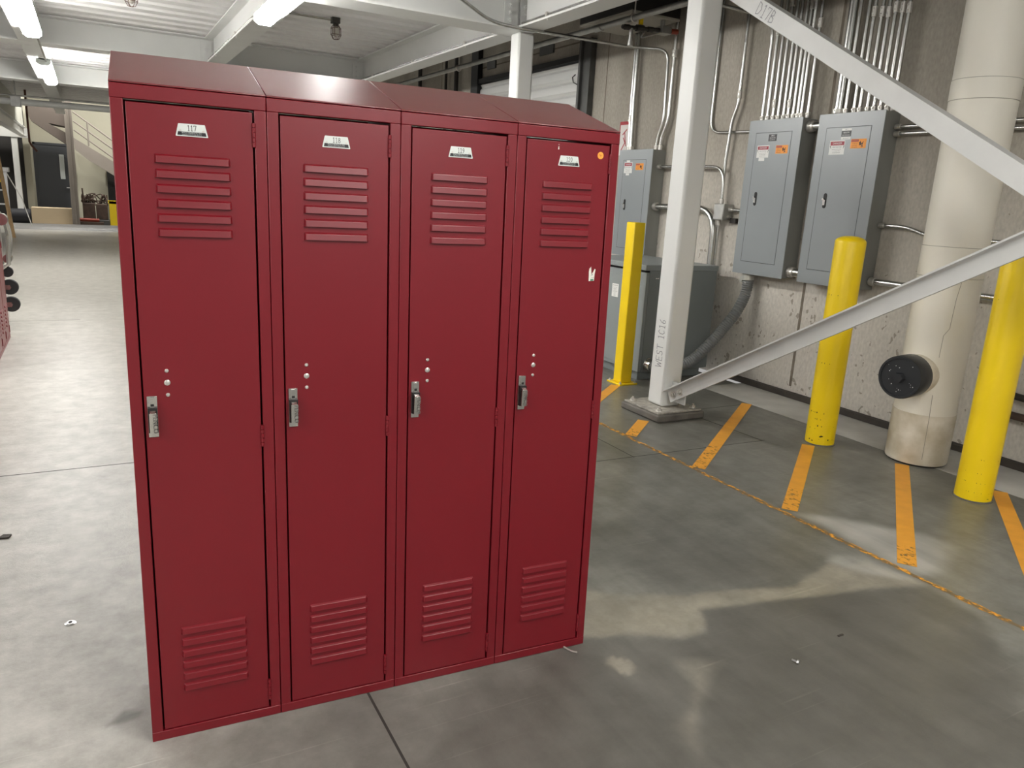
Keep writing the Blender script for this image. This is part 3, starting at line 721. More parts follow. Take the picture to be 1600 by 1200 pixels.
# ------------------------------------------------------------------ insulated pipe
PX, PY, PR = 4.05, .722, .160
t = thing('insulated_pipe', (PX, PY, 0), 'thick cream insulated pipe with a black capped stub, standing by the wall', 'pipe')
MB().lathe([(PR+.000, .012), (PR+.003, .02), (PR+.004, .30)], (PX, PY, 0), 56).build('lower_jacket', 'jacketlow', t)
MB().lathe([(PR-.012, 0), (PR-.010, .014)], (PX, PY, 0), 40).build('bare_foot', 'joint', t)
MB().lathe([(PR+.0005, .30), (PR-.001, .42), (PR+.002, .62), (PR, .9), (PR, 1.15), (PR, 3.0), (PR, 5.19)], (PX, PY, 0), 56).build('jacket', 'jacket', t)
for za, zb in ((1.055, 1.215), (1.955, 2.055)):
    MB().lathe([(PR+.001, za), (PR+.0025, za+.001), (PR+.0025, zb-.001), (PR+.001, zb)], (PX, PY, 0), 56).build('jacket_band', 'jacket', t)
    for zz in (za, zb): MB().lathe([(PR+.002, zz-.0014), (PR+.0032, zz), (PR+.002, zz+.0014)], (PX, PY, 0), 56).build('seam', 'seam', t)
sa = math.atan2(-2.75, -3.9)+.12
MB().tube([(PX+math.cos(sa+o_)*(PR+.003), PY+math.sin(sa+o_)*(PR+.003), z_) for o_, z_ in ((.02, .05), (.0, .3), (-.03, .42))], .0016, 6).build('seam', 'seam', t)
MB().tube([(PX+math.cos(sa+o_)*(PR+.001), PY+math.sin(sa+o_)*(PR+.001), z_) for o_, z_ in ((-.05, .63), (-.04, .75), (.1, .79), (.13, .95), (.2, 1.05))], .0015, 6).build('seam', 'seam', t)
cd = Vector((-.985, -.17, 0)); cc = Vector((PX, PY, 0))+Vector((0, 0, .520))+cd*.10+Vector((0, .0, 0))
cf = Vector((3.70, .678, .520)); back = cf-cd*.24
MB().lathe([(.112, 0), (.112, .15), (.108, .16)], back, 36, axis=cd).build('stub_jacket', 'jacketlow', t)
k = MB().lathe([(.114, .105), (.1165, .11), (.1165, .232), (.112, .24), (.102, .24), (.100, .234), (.001, .234)], back, 40, axis=cd).build('end_cap', 'cap', t)
MB().cyl(back+cd*.232, back+cd*.262, .030, 6, 0, r2=.026).build('cap_nut', 'cap', t)
sp_ = MB()
for _ in range(16):
    a = random.uniform(0, 6.28); r = random.uniform(.05, .095); u = Vector((0, 0, 1)); v_ = u.cross(cd)
    p = back+cd*.2345+u*math.sin(a)*r+v_*math.cos(a)*r; sp_.cyl(p, p+cd*.0006, random.uniform(.0012, .003), 8)
sp_.build('paint_speck', 'labelwhite', t)

# ------------------------------------------------------------------ electrical panels
WF = ((0, -1, 0), (0, 0, 1))       # facing -x : right of the view is -y
def danger(name, x, y0, y1, z0, z1, parent, small=True):
    m = MB(); yc = (y0+y1)/2; w_ = abs(y1-y0); o = (x, max(y0, y1), z0); h = z1-z0
    m.rect(o, *WF, 0, 0, w_, h, .0005, 0); m.rect(o, *WF, .006, h*.66, w_-.006, h-.006, .0008, 1)
    m.text('DANGER', (x, yc, z0+h*.73), *WF, h*.20, 0, lift=.0012)
    m.text('HIGH VOLTAGE', (x, yc, z0+h*.50), *WF, h*.11, 2, lift=.0010)
    for s in (-1, 1): m.poly((x, yc+s*w_*.42, z0+h*.5), *WF, [(-.004*s-.003, .012), (.003-.004*s, .012), (.004*s+.002, -.010)], .0010, 2)
    for k, bt in enumerate(('Authorized personnel only.', 'Turn off power before', 'opening this enclosure.')):
        m.text(bt, (x, yc, z0+h*(.36-.12*k)), *WF, h*.075, 2, lift=.0010)
    q = m.build(name, ['labelwhite', 'danger', 'ink'], parent, smooth=0); q['label'] = 'white and red danger label'; return q
def warning(x, y0, y1, z0, z1, parent):
    m = MB(); w_ = abs(y1-y0); o = Vector((x, max(y0, y1), z0)); h = z1-z0
    m.rect(o, *WF, 0, 0, w_, h, .0005, 0)
    m.rect(o, *WF, .003, h*.70, w_*.5, h-.003, .0008, 2)
    m.text('WARNING', o+Vector((0, -w_*.26, h*.76)), *WF, h*.17, 0, lift=.0012)
    for k, bt in enumerate(('Arc flash and', 'shock hazard.', 'PPE required.')): m.text(bt, o+Vector((0, -w_*.27, h*(.5-.2*k))), *WF, h*.13, 1, lift=.0010)
    # a struck figure beside an arc burst
    m.strokes([[(.1, .3), (.25, .5), (.4, .3), (.3, .6), (.45, .7), (.28, .7), (.25, .95), (.18, .68), (.02, .75), (.14, .55), (.1, .3)]], o+Vector((0, -w_*.54, h*.15)), *WF, h*.62, h*.07, 1)
    m.strokes([[(.55, .5), (.75, .62), (1.0, .9)], [(.75, .62), (.78, .3), (.68, .02)], [(.78, .3), (.95, .12)], [(.75, .6), (.95, .5)]], o+Vector((0, -w_*.50, h*.12)), *WF, h*.62, h*.08, 1)
    q = m.build('warning_label', ['warn', 'ink', 'danger'], parent, smooth=0); q['label'] = 'orange warning label'
def panel(label, yl, yr, z0, z1, dyl, dyr, dz0, dz1, xf=4.35):
    t = thing('electrical_panel', (4.43, (yl+yr)/2, z0), label, 'electrical panel', 'gray electrical panels on the wall')
    MB().box(xf+.006, yr+.004, z0+.004, WX-.001, yl-.004, z1-.004).build('enclosure', 'graybox', t, bevel=.002)
    MB().box(xf, yr, z0, xf+.0065, yl, z1).build('cover', 'gray', t, bevel=.0015)
    d = MB(); d.box(xf-.0012, dyr, dz0, xf+.002, dyl, dz1, 0)
    dr = d.build('door', ['gray'], t, bevel=.001)
    g_ = MB(); e = .0035
    g_.box(xf-.0006, dyr-e, dz0-e, xf+.001, dyr, dz1+e).box(xf-.0006, dyl, dz0-e, xf+.001, dyl+e, dz1+e).box(xf-.0006, dyr, dz0-e, xf+.001, dyl, dz0).box(xf-.0006, dyr, dz1, xf+.001, dyl, dz1+e)
    g_.build('seam', 'grayline', t)
    ly = dyl-.068; lz = (dz0+dz1)/2-.003
    m = MB(); pts = [(math.cos(a)*.014, math.sin(a)*.014+.036) for a in np.linspace(0, math.pi, 9)]+[(math.cos(a)*.014, math.sin(a)*.014-.036) for a in np.linspace(math.pi, 2*math.pi, 9)]
    m.poly((xf-.0012, ly, lz), *WF, pts, .0012, 0)
    m.box(xf-.012, ly-.009, lz-.03, xf-.002, ly+.009, lz+.006, 1); m.cyl((xf-.001, ly+.010, lz+.008), (xf-.013, ly+.010, lz+.008), .009, 16, 1)
    m.build('latch', ['black', 'chrome'], dr)
    return t, dr
px = 4.35-.0013
p2, d2_ = panel('gray electrical panel left of the wider gap, with many conduits on top', 2.645, 2.150, .873, 1.999, 2.567, 2.234, .970, 1.906)
m = MB(); m.rect((px, 2.443, 1.846), *WF, 0, 0, .077, .048, .0005, 0)
for tx, z_, s_ in (('HP-2', 1.879, .014), ('480/277V 3PH', 1.865, .0095), ('FED FROM DP-1', 1.853, .0075)): m.text(tx, (px, 2.4045, z_), *WF, s_, 1, lift=.001)
q = m.build('name_label', ['ink', 'labelwhite'], d2_, smooth=0); q['label'] = 'black name label with white lettering'
danger('danger_label', px, 2.541, 2.425, 1.731, 1.818, d2_)
m = MB(); m.rect((px, 2.515, 1.708), *WF, 0, 0, .055, .022, .0005, 0); m.build('small_label', ['labelwhite'], d2_)
warning(px, 2.361, 2.250, 1.757, 1.815, d2_)
p3, d3_ = panel('gray electrical panel on the right, partly behind a round yellow bollard', 2.010, 1.505, .873, 2.003, 1.935, 1.594, .972, 1.911)
m = MB(); m.rect((px, 1.812, 1.853), *WF, 0, 0, .075, .036, .0005, 0).rect((px, 1.812, 1.889), *WF, 0, 0, .075, .015, .0005, 1).rect((px, 1.811, 1.833), *WF, 0, 0, .074, .018, .0005, 1)
for tx, z_, s_, mi in (('480/277V', 1.873, .0125, 1), ('FED FROM HP-2', 1.858, .0085, 1), ('HP-2', 1.8915, .012, 0), ('Section 2', 1.8375, .0115, 0)): m.text(tx, (px, 1.7745, z_), *WF, s_, mi, lift=.001)
q = m.build('name_label', ['ink', 'labelwhite'], d3_, smooth=0); q['label'] = 'black and white name label reading Section 2'
danger('danger_label', px, 1.893, 1.772, 1.739, 1.829, d3_)
warning(px, 1.729, 1.613, 1.775, 1.834, d3_)
p1, d1_ = panel('gray electrical panel above the transformer, next to the locker bank', 4.262, 3.770, .873, 1.832, 4.188, 3.857, .946, 1.739)
danger('danger_label', px, 4.173, 4.051, 1.624, 1.720, d1_)
m = MB(); m.rect((px, 4.14, 1.722), *WF, 0, 0, .05, .017, .0005, 0).rect((px, 4.14, 1.604), *WF, 0, 0, .05, .018, .0005, 0); m.build('small_label', ['labelwhite'], d1_)
warning(px, 3.999, 3.886, 1.652, 1.709, d1_)

# transformer
t = thing('transformer', (3.98, 3.25, 0), 'floor standing gray transformer cabinet behind the yellow square bollard', 'transformer')
MB().box(3.632, 2.80, .07, 4.335, 3.70, .845).build('cabinet', 'tfgray', t, bevel=.003)
MB().box(3.66, 2.795, .075, 4.338, 2.8015, .895).build('side_panel', 'tfdark', t, bevel=.002)  # cabinet gray darkened here: the near face's shade put into its colour
MB().box(3.615, 2.79, .862, 4.345, 3.71, .905).build('top_cover', 'tfgray', t, bevel=.004)
MB().box(3.650, 2.84, .845, 4.33, 3.68, .862).build('vent_gap', 'black', t)
MB().box(3.66, 2.835, 0, 4.30, 3.66, .07).build('skirt', 'tfdark', t, bevel=.003)
MB().box(3.626, 2.88, .10, 3.633, 3.62, .80).build('front_panel', 'tfgray', t, bevel=.002)
m = MB(); m.rect((3.6255, 3.215, .615), *WF, 0, 0, .085, .105, .0005, 0)
m.text('TRANSFORMER', (3.6255, 3.1725, .703), *WF, .0095, 1, lift=.001)
for k in range(7): m.text(('75 KVA  3 PHASE', 'HV 480 DELTA', 'LV 208Y/120', '60 HZ  150 C RISE', 'TYPE 3R', 'INDOOR', 'IMP 4.5 %')[k], (3.6255, 3.1725, .688-k*.011), *WF, .0075, 1, lift=.001)
m.build('rating_label', ['labelwhite', 'ink'], t, smooth=0)
m = MB(); m.rect((3.72, 2.795, .80), (1, 0, 0), (0, 0, 1), 0, 0, .014, .006, .001).rect((3.738, 2.795, .80), (1, 0, 0), (0, 0, 1), 0, 0, .012, .006, .001).rect((4.24, 2.795, .862), (1, 0, 0), (0, 0, 1), 0, 0, .02, .006, .001)
m.build('small_label', 'labelwhite', t)

# ------------------------------------------------------------------ conduits
def conduit(path, r, label, group=None, rad=.13, mt='emt', fit0=True, fit1=False, couple=None, name='conduit'):
    P = smooth_path(path, rad)
    t = thing(name, P[0], label, 'conduit', group)
    MB().tube(P, r, 12).build('pipe', mt, t)
    def fit(p, d):
        d = (V3(d)-V3(p)).normalized(); p = V3(p); f = MB()
        f.cyl(p+d*.0005, p+d*.010, r*1.3, 8).cyl(p+d*.010, p+d*.038, r*1.38, 14)
        s = d.cross(Vector((0, 0, 1)) if abs(d.z) < .9 else Vector((-1, 0, 0))); s = s.normalized() if s.length > .1 else Vector((-1, 0, 0))
        q = Vector((-1, 0, 0)) if abs(d.x) < .9 else Vector((0, -1, 0)); f.cyl(p+d*.026+q*r, p+d*.026+q*(r*1.38+.007), .0045, 8)
        f.build('connector', 'zinc', t)
    if fit0: fit(P[0], P[1])
    if fit1: fit(P[-1], P[-2])
    if couple is not None:
        for z_ in couple:
            # coupling sleeve on the vertical run
            pt = None
            for a, b in zip(P[:-1], P[1:]):
                if (a.z-z_)*(b.z-z_) <= 0 and abs(a.z-b.z) > .03: pt = a+(b-a)*((z_-a.z)/(b.z-a.z)); break
            if pt is not None:
                MB().cyl(pt-Vector((0, 0, .03)), pt+Vector((0, 0, .03)), r*1.33, 14).cyl(pt+Vector((-r, 0, .015)), pt+Vector((-r*1.4-.006, 0, .015)), .0045, 8).cyl(pt+Vector((-r, 0, -.015)), pt+Vector((-r*1.4-.006, 0, -.015)), .0045, 8).build('coupling', 'zinc', t)
    return t
XW = 4.43; ordw = ['first', 'second', 'third', 'fourth', 'fifth', 'sixth', 'seventh', 'eighth', 'ninth', 'tenth']
ya = [2.61, 2.559, 2.506, 2.457, 2.406, 2.364, 2.317, 2.277, 2.244, 2.187]
for k, y in enumerate(ya):
    lab = '%s conduit from the left rising from the left of the two tall panels' % ordw[k]
    gp = 'conduits rising from the left tall panel'
    if k == 0: conduit([(XW, y, 2.0), (XW, y, 2.715), (3.35, y+.02, 2.74)], .0118, lab, gp, rad=.16)
    else: conduit([(XW, y, 2.0), (XW, y, 5.19)], .0118, lab, gp, couple=[(None, 2.62, 2.12, 2.8, None, 2.11, None, 2.75, 2.8, 2.62)[k]] if (None, 2.62, 2.12, 2.8, None, 2.11, None, 2.75, 2.8, 2.62)[k] else None)
yb = [1.93, 1.874, 1.809, 1.765, 1.708, 1.66, 1.612, 1.565, 1.520]
for k, y in enumerate(yb):
    conduit([(XW, y, 2.003), (XW, y, 5.19)], .030 if k == 0 else .0118, 'fat galvanised conduit rising from the left end of the right tall panel' if k == 0 else
            '%s thin conduit from the left rising from the right tall panel' % ordw[k-1], 'conduits rising from the right tall panel', couple=[2.62-.01*(k % 3)] if k > 2 else None)
conduit([(3.35, 2.215, 2.87), (4.40, 2.215, 2.86), (4.40, 2.215, 2.5), (4.462, 2.215, 2.42)], .0118, 'conduit arriving from the deck edge and bending down behind the upper brace', rad=.14, fit0=False)
conduit([(4.452, 2.960, 1.385), (4.452, 2.968, 1.70), (4.452, 2.945, 2.03), (4.452, 2.897, 2.14), (4.452, 2.888, 5.19)], .0130, 'offset conduit rising from the junction box to the ceiling, right of the column', rad=.09, couple=[2.22])
conduit([(4.418, 3.768, 1.682), (4.418, 2.93, 1.676), (4.418, 2.923, 1.388)], .0125, 'thin conduit from the transformer panel bending down into the junction box', rad=.14, fit1=True)
conduit([(4.482, 2.646, 1.938), (4.482, 3.216, 1.950), (4.482, 3.216, 5.19)], .0118, 'conduit leaving the left tall panel sideways and turning up behind the column', rad=.12)
conduit([(4.42, 3.768, 1.338), (4.42, 2.985, 1.350), (4.42, 2.972, .60)], .026, 'fat galvanised elbow from the transformer panel down behind the transformer', rad=.22, mt='emt')
conduit([(4.452, 2.966, 1.255), (4.452, 2.958, .5)], .0135, 'conduit dropping from the junction box behind the transformer', rad=.1)
jb = thing('junction_box', (4.43, 2.92, 1.32), 'small galvanised junction box on the wall between column and tall panels', 'junction box')
MB().box(4.395, 2.866, 1.262, 4.50, 2.975, 1.388).build('box', 'galv', jb, bevel=.003)
MB().box(4.391, 2.870, 1.266, 4.395, 2.971, 1.384).build('cover', 'galv', jb, bevel=.002)
for z_ in (1.29, 1.355): MB().cyl((4.45, 2.866, z_), (4.45, 2.8645, z_), .013, 16).build('knockout', 'zinc', jb)
conduit([(4.455, 2.8645, 1.345), (4.455, 2.648, 1.343)], .0125, 'short conduit between the junction box and the left tall panel', fit1=True)
m = MB().box(4.47, 2.80, 1.24, 4.50, 2.86, 1.28); tag(m.build('wall_bracket', 'iron', loc=(4.49, 2.83, 1.26)), 'small black bracket on the wall beside the junction box', 'bracket')
for z_, lab in ((1.940, 'upper fat coupling joining the two tall panels'), (.927, 'lower fat coupling joining the two tall panels')):
    t = thing('pipe_coupling', (4.42, 2.08, z_), lab, 'coupling', 'couplings between the tall panels')
    MB().cyl((4.42, 2.149, z_), (4.42, 2.012, z_), .029, 20).build('nipple', 'emt', t)
    MB().cyl((4.42, 2.148, z_), (4.42, 2.122, z_), .040, 20).cyl((4.42, 2.122, z_), (4.42, 2.098, z_), .035, 20).build('locknut', 'zinc', t)
gp = 'conduits leaving the right tall panel sideways'
for z_, r, off, lab in ((1.908, .0125, 0, 'upper of two close conduits leaving the right tall panel near its top'), (1.866, .0125, 0, 'lower of two close conduits leaving the right tall panel near its top'),
                    (1.298, .0125, -.05, 'bent conduit leaving the right tall panel at mid height'), (.935, .021, 0, 'fat conduit leaving the right tall panel near its foot')):
    pts = [(4.46, 1.503, z_), (4.46, 1.30, z_), (4.46, 1.15, z_+off), (4.46, -3, z_+off)] if off else [(4.46, 1.503, z_), (4.46, -3, z_)]
    conduit(pts, r, lab, gp, rad=.08, mt='emt')
for y, r, z1, lab, rad_ in ((4.272, .0145, 5.19, 'left conduit of the pair rising from the transformer panel beside the locker top', 0), (4.235, .0185, 5.19, 'thicker conduit of the pair rising beside the locker top', 0)):
    conduit([(4.44, y-.02, 1.832), (4.44, y, 2.3), (4.44, y+.01, z1)], r, lab, 'conduits rising from the transformer panel', couple=[2.12] if y > 4.25 else None)
conduit([(4.44, 3.845, 1.832), (4.44, 3.835, 1.93), (4.44, 3.775, 2.07), (4.44, 3.79, 2.45), (4.44, 3.80, 2.66), (4.20, 4.045, 2.684), (3.30, 4.07, 2.684), (3.13, 4.10, 2.684), (2.89, 4.175, 2.72), (2.60, 4.18, 2.86)], .0135,
        'conduit running over the column head to the wall and down to the transformer panel', 'conduits rising from the transformer panel', rad=.10)
conduit([(4.45, 3.80, 1.832), (4.45, 3.79, 1.93), (4.45, 3.725, 2.06), (4.45, 3.735, 5.19)], .0165, 'double offset conduit at the right corner of the transformer panel', 'conduits rising from the transformer panel', rad=.08, couple=[2.62])

# flexible conduit
key = [(4.415, 2.535, .873), (4.415, 2.53, .80), (4.40, 2.53, .70), (4.335, 2.535, .57), (4.245, 2.545, .46), (4.135, 2.55, .345), (4.00, 2.575, .215), (3.90, 2.60, .160), (3.80, 2.66, .128), (3.735, 2.73, .128), (3.72, 2.795, .130)]
def spline(K, step):
    K = [V3(k) for k in K]; out = []
    for i in range(len(K)-1):
        p0, p1, p2, p3_ = K[max(i-1, 0)], K[i], K[i+1], K[min(i+2, len(K)-1)]; n = max(2, int((p2-p1).length/step))
        for j in range(n):
            t = j/n; out.append(.5*((2*p1)+(p2-p0)*t+(2*p0-5*p1+4*p2-p3_)*t*t+(3*p1-p0-3*p2+p3_)*t**3))
    return out+[K[-1]]
P = spline(key, .0045)
t = thing('flexible_conduit', P[0], 'ribbed gray flexible conduit sagging from the left tall panel to the transformer', 'conduit')
MB().tube(P[8:-6], .03, 20, radii=[.0405+.0032*math.cos(i*math.pi/2) for i in range(len(P)-14)]).build('hose', 'flex', t, smooth=60)
MB().cyl(P[0], P[6], .046, 20).cyl(P[6], P[12], .049, 20).box(4.395, 2.575, .80, 4.425, 2.60, .845).build('panel_fitting', 'flexend', t)
MB().cyl(P[-1], P[-3], .056, 8).cyl(P[-3], P[-12], .047, 20).build('cabinet_fitting', 'chrome', t)

# galvanised pipe along the deck edge
t = thing('overhead_pipe', (3.9, 5, 2.80), 'long galvanised pipe hung along the wall side of the deck', 'pipe')
MB().tube([(3.9, 1.3, 2.80), (3.9, 14, 2.815)], .0245, 16).build('pipe', 'galv', t)
for y in (3.60, 7.0, 10.5, 1.6):
    MB().tube([(3.9+math.cos(a)*.033, y, 2.803+math.sin(a)*.033) for a in np.linspace(0, 2*math.pi, 17)], .006, 6, caps=False).cyl((3.9, y, 2.83), (3.9, y, 5.19), .006, 8).build('hanger', 'zinc', t)
MB().cyl((3.9, 4.05, 2.801), (3.9, 4.15, 2.801), .030, 16).build('coupling', 'galv', t)

# unit heater and its gas train
t = thing('unit_heater', (4.15, 4.0, 2.85), 'black unit heater with a pale underside, hung behind the column top', 'heater')
MB().box(3.90, 3.64, 2.872, 4.40, 4.41, 3.5).build('casing', 'heater', t, bevel=.006)
MB().box(3.90, 3.64, 2.852, 4.40, 4.41, 2.872).build('bottom_pan', 'heaterbot', t, bevel=.004)
m = MB()
for x in (3.94, 4.36):
    for y in (3.70, 4.35): m.cyl((x, y, 3.5), (x, y, 5.19), .006, 8)
m.build('hanger_rod', 'zinc', t)
t = thing('gas_train', (4.15, 3.70, 2.75), 'dark gas pipe with valves and drip leg under the unit heater', 'gas pipe')
MB().tube([(3.86, 3.70, 2.745), (4.43, 3.70, 2.785)], .016, 12).cyl((3.88, 3.70, 2.746), (3.93, 3.70, 2.750), .022, 8).cyl((4.0, 3.70, 2.755), (4.07, 3.70, 2.76), .027, 8).cyl((4.12, 3.70, 2.762), (4.17, 3.70, 2.766), .022, 8).build('pipe', 'iron', t)
MB().cyl((3.95, 3.70, 2.745), (3.95, 3.70, 2.62), .017, 14).cyl((3.95, 3.70, 2.65), (3.95, 3.70, 2.612), .023, 14).build('drip_leg', 'galv', t)
MB().box(4.24, 3.66, 2.745, 4.34, 3.75, 2.805).cyl((4.27, 3.70, 2.805), (4.27, 3.70, 2.852), .02, 14).build('gas_valve', 'galv', t, bevel=.004)
MB().box(4.03, 3.685, 2.785, 4.055, 3.715, 2.845).build('valve_handle', 'yellow', t)
MB().cyl((4.36, 3.70, 2.78), (4.43, 3.70, 2.785), .022, 12).build('union', 'valve', t)
MB().tube(smooth_path([(4.07, 3.68, 2.73), (4.03, 3.68, 2.68), (4.13, 3.68, 2.71), (4.24, 3.68, 2.75)], .05), .006, 8).build('pilot_tube', 'galv', t)

# paper notice on the wall behind the locker
m = MB(); o = (WX, 4.50, 1.80)
m.rect(o, *WF, 0, 0, .17, .31, .001, 0); m.rect(o, *WF, 0, .28, .17, .31, .0015, 1); m.rect(o, *WF, 0, 0, .012, .28, .0015, 1)
m.strokes([[(0, 0), (.4, .5), (.2, .8)], [(.1, 1.0), (.5, 1.3)], [(.5, .3), (.3, 1.1)]], (WX, 4.46, 1.84), *WF, .15, .012, 1, lift=.0016)
tag(m.build('wall_notice', ['signpaper', 'signred'], loc=(WX, 4.42, 1.95), smooth=0), 'red and white notice on the wall, half hidden behind locker 120', 'sign')
# conduits on the dark wall beyond the shutter
for y, r, lab in ((8.27, .03, 'dark pipe on the wall just beyond the shutter door'), (8.62, .02, 'second dark pipe on the wall beyond the shutter door'), (9.6, .03, 'third dark pipe on the wall beyond the shutter door')):
    tag(MB().tube([(4.44, y, .5), (4.44, y, 5.19)], r, 12).build('wall_pipe', 'iron', loc=(4.44, y, .5)), lab, 'pipe', 'dark pipes beyond the shutter')
# bits low on the wall at the right edge
t = thing('wall_hydrant', (4.46, .42, .3), 'dark pipe stub and box low on the wall behind the nearest bollard', 'pipe')
MB().tube([(4.462, .62, .42), (4.462, .28, .40)], .02, 12).build('pipe', 'iron', t)
MB().box(4.42, .10, .10, 4.5, .26, .27).build('box', 'charcoal', t, bevel=.004)
MB().tube([(4.46, .6, .30), (4.46, -1.5, .30)], .022, 12).build('low_pipe', 'rust', t)
MB().box(4.47, .52, .76, 4.499, .60, .90).build('red_tag', 'signred', t)

# ------------------------------------------------------------------ floor tape
def tape(a, b, w_, label, mt='tape', worn=None):
    a = Vector((*a, 0)); b = Vector((*b, 0)); d = (b-a).normalized(); n = Vector((-d.y, d.x, 0))*w_/2
    ts = [0, 1] if worn is None else [0, worn, 1]; mb = MB(); P = [a+(b-a)*t for t in ts]
    for i in range(len(P)-1):
        z = .0012
        mb._add([P[i]-n+Vector((0, 0, z)), P[i+1]-n+Vector((0, 0, z)), P[i+1]+n+Vector((0, 0, z)), P[i]+n+Vector((0, 0, z))], [(0, 1, 2, 3)], i)
    if mt == 'tapeworn': mb._add([a-n*.62+Vector((0, 0, .0008)), b-n*.62+Vector((0, 0, .0008)), b+n*.62+Vector((0, 0, .0008)), a+n*.62+Vector((0, 0, .0008))], [(0, 1, 2, 3)], 1)
    elif worn: mb._add([P[1]-n+Vector((0, 0, .0008)), P[2]-n+Vector((0, 0, .0008)), P[2]+n+Vector((0, 0, .0008)), P[1]+n+Vector((0, 0, .0008))], [(0, 1, 2, 3)], 2)
    o = mb.build('floor_tape', [mt, 'tapeend', 'tapeglue'] if worn else ([mt, 'tapeglue'] if mt == 'tapeworn' else [mt]), loc=a, smooth=0); tag(o, label, 'floor tape', 'orange hatching tape on the floor'); return o
tape((2.672, 2.6), (2.672, -2.2), .032, 'long worn orange tape line running past the lockers along the hatched area', 'tapeworn')
tape((3.385, 2.735), (2.66, 2.14), .072, 'orange hatch tape running from the square bollard foot')
tape((2.985, 1.885), (2.70, 1.645), .072, 'short orange hatch tape in front of the column pad', worn=.55)
tape((4.00, 1.99), (2.70, 1.055), .072, 'orange hatch tape passing right of the column pad', worn=.72)
tape((3.640, 1.135), (2.72, .455), .072, 'orange hatch tape ending at the bollard behind the brace', worn=.72)
tape((3.885, .69), (2.73, -.135), .072, 'orange hatch tape starting at the insulated pipe foot', worn=.86)
tape((4.00, .215), (2.72, -.70), .072, 'orange hatch tape nearest the camera at the right edge')
tape((4.0, -.62), (2.72, -1.55), .072, 'orange hatch tape out of view at the right')
# small litter
t = thing('floor_anchor', (-.185, .66, 0), 'small steel anchor sleeve set in the floor left of the lockers', 'anchor')
MB().lathe([(.016, 0), (.016, .002), (.011, .004), (.009, .004)], (-.185, .66, 0), 20).build('washer', 'steel', t); MB().cyl((-.185, .66, .004), (-.185, .66, .0048), .006, 14).build('hole', 'black', t)
tag(MB().poly((-.412, 1.398, .0), (1, 0, 0), (0, 1, 0), [(-.02, -.01), (.015, -.015), (.022, .012), (-.005, .02)], .006).build('debris_chip', 'trimdark', loc=(-.412, 1.398, 0)), 'dark chip of debris at the left edge of the floor', 'debris')
t = thing('floor_screw', (1.767, -.423, 0), 'shiny screw lying on the floor at the front right', 'screw')
MB().cyl((1.762, -.412, .005), (1.767, -.428, .005), .0032, 8).build('shank', 'steel', t); MB().cyl((1.767, -.428, .0065), (1.769, -.434, .0065), .0065, 6).build('head', 'steel', t)
tag(MB().box(2.018, -.380, 0, 2.042, -.374, .003).build('wood_splinter', 'trimdark', loc=(2.03, -.377, 0)), 'dark splinter on the floor right of the screw', 'debris')
tag(MB().tube(spline([(1.146, -.060, .004), (1.152, -.085, .004), (1.160, -.100, .004), (1.170, -.108, .004)], .004), .003, 8).build('cord_end', 'taupe', loc=(1.15, -.08, 0)), 'frayed cord end poking out under locker 120', 'cord')

# ------------------------------------------------------------------ far left background
# sprinkler main under the deck end
t = thing('sprinkler_main', (-.5, 15.5, 2.58), 'long white pipe across the far end of the deck', 'pipe')
MB().tube([(-8, 15.5, 2.515), (3.2, 15.5, 2.60)], .058, 16).build('pipe', 'white', t)
MB().tube([(-8, 15.45, 2.62), (3.2, 15.45, 2.70)], .016, 10).build('thin_conduit', 'galv', t)
MB().box(-1.19, 15.42, 2.48, -1.03, 15.56, 2.66).cyl((-1.11, 15.5, 2.66), (-1.11, 15.5, 2.99), .012, 8).build('clamp', 'galv', t, bevel=.02)
tag(MB().tube([(-1.085, 18, 2.998), (-1.085, 18, 1.95), (-1.05, 18, 1.88), (-.96, 18, 1.76)], .022, 10).build('copper_pipe', 'copper', loc=(-1.08, 18, 2)), 'thin copper pipe hanging in front of the brown stair', 'pipe')
# left platform
t = thing('far_platform', (-1.6, 19, 0), 'white steel platform frame far back at the left edge', 'platform')
MB().box(-1.50, 13.2, 2.20, -1.36, 22.4, 2.22).box(-1.44, 13.2, 2.22, -1.42, 22.4, 2.42).box(-1.50, 13.2, 2.42, -1.36, 22.4, 2.44).build('edge_beam', 'white', t)
MB().box(-1.745, 22.8, 0, -1.605, 22.94, 2.20).build('column', 'white', t, bevel=.01)
MB().box(-2.6, 22.78, 2.20, -1.36, 22.96, 2.44).build('header_beam', 'white', t)
MB().box(-1.47, 15.7, 2.44, -1.40, 19.98, 2.99).box(-1.47, 20.03, 2.44, -1.40, 22.4, 4.2).build('upper_wall', 'litewall', t)

struct(MB().box(-8, 23.3, 0, -1.53, 23.4, 2.3).build('wall_left', 'darkwall'))
struct(MB().box(-1.52, 23.2, 0, -1.36, 24.4, 5.2).build('wall_stub', 'cream'))
# far door
dr = thing('door_2', (-.92, 24.37, 0), 'x', 'x'); del dr['label'], dr['category']; struct(dr)
MB().box(-1.30, 24.33, 0, -.44, 24.40, 2.10).build('leaf', 'charcoal', dr)
MB().box(-1.36, 24.31, 0, -1.30, 24.40, 2.16).box(-.44, 24.31, 0, -.38, 24.40, 2.16).box(-1.36, 24.31, 2.10, -.38, 24.40, 2.16).build('frame', 'charcoal', dr)
MB().box(-.73, 24.315, 1.18, -.61, 24.335, 1.86).build('glass', 'glass', dr)
MB().box(-.52, 24.29, .85, -.47, 24.33, 1.12).box(-.60, 24.25, .93, -.48, 24.28, .96).build('handle', 'steel', dr)
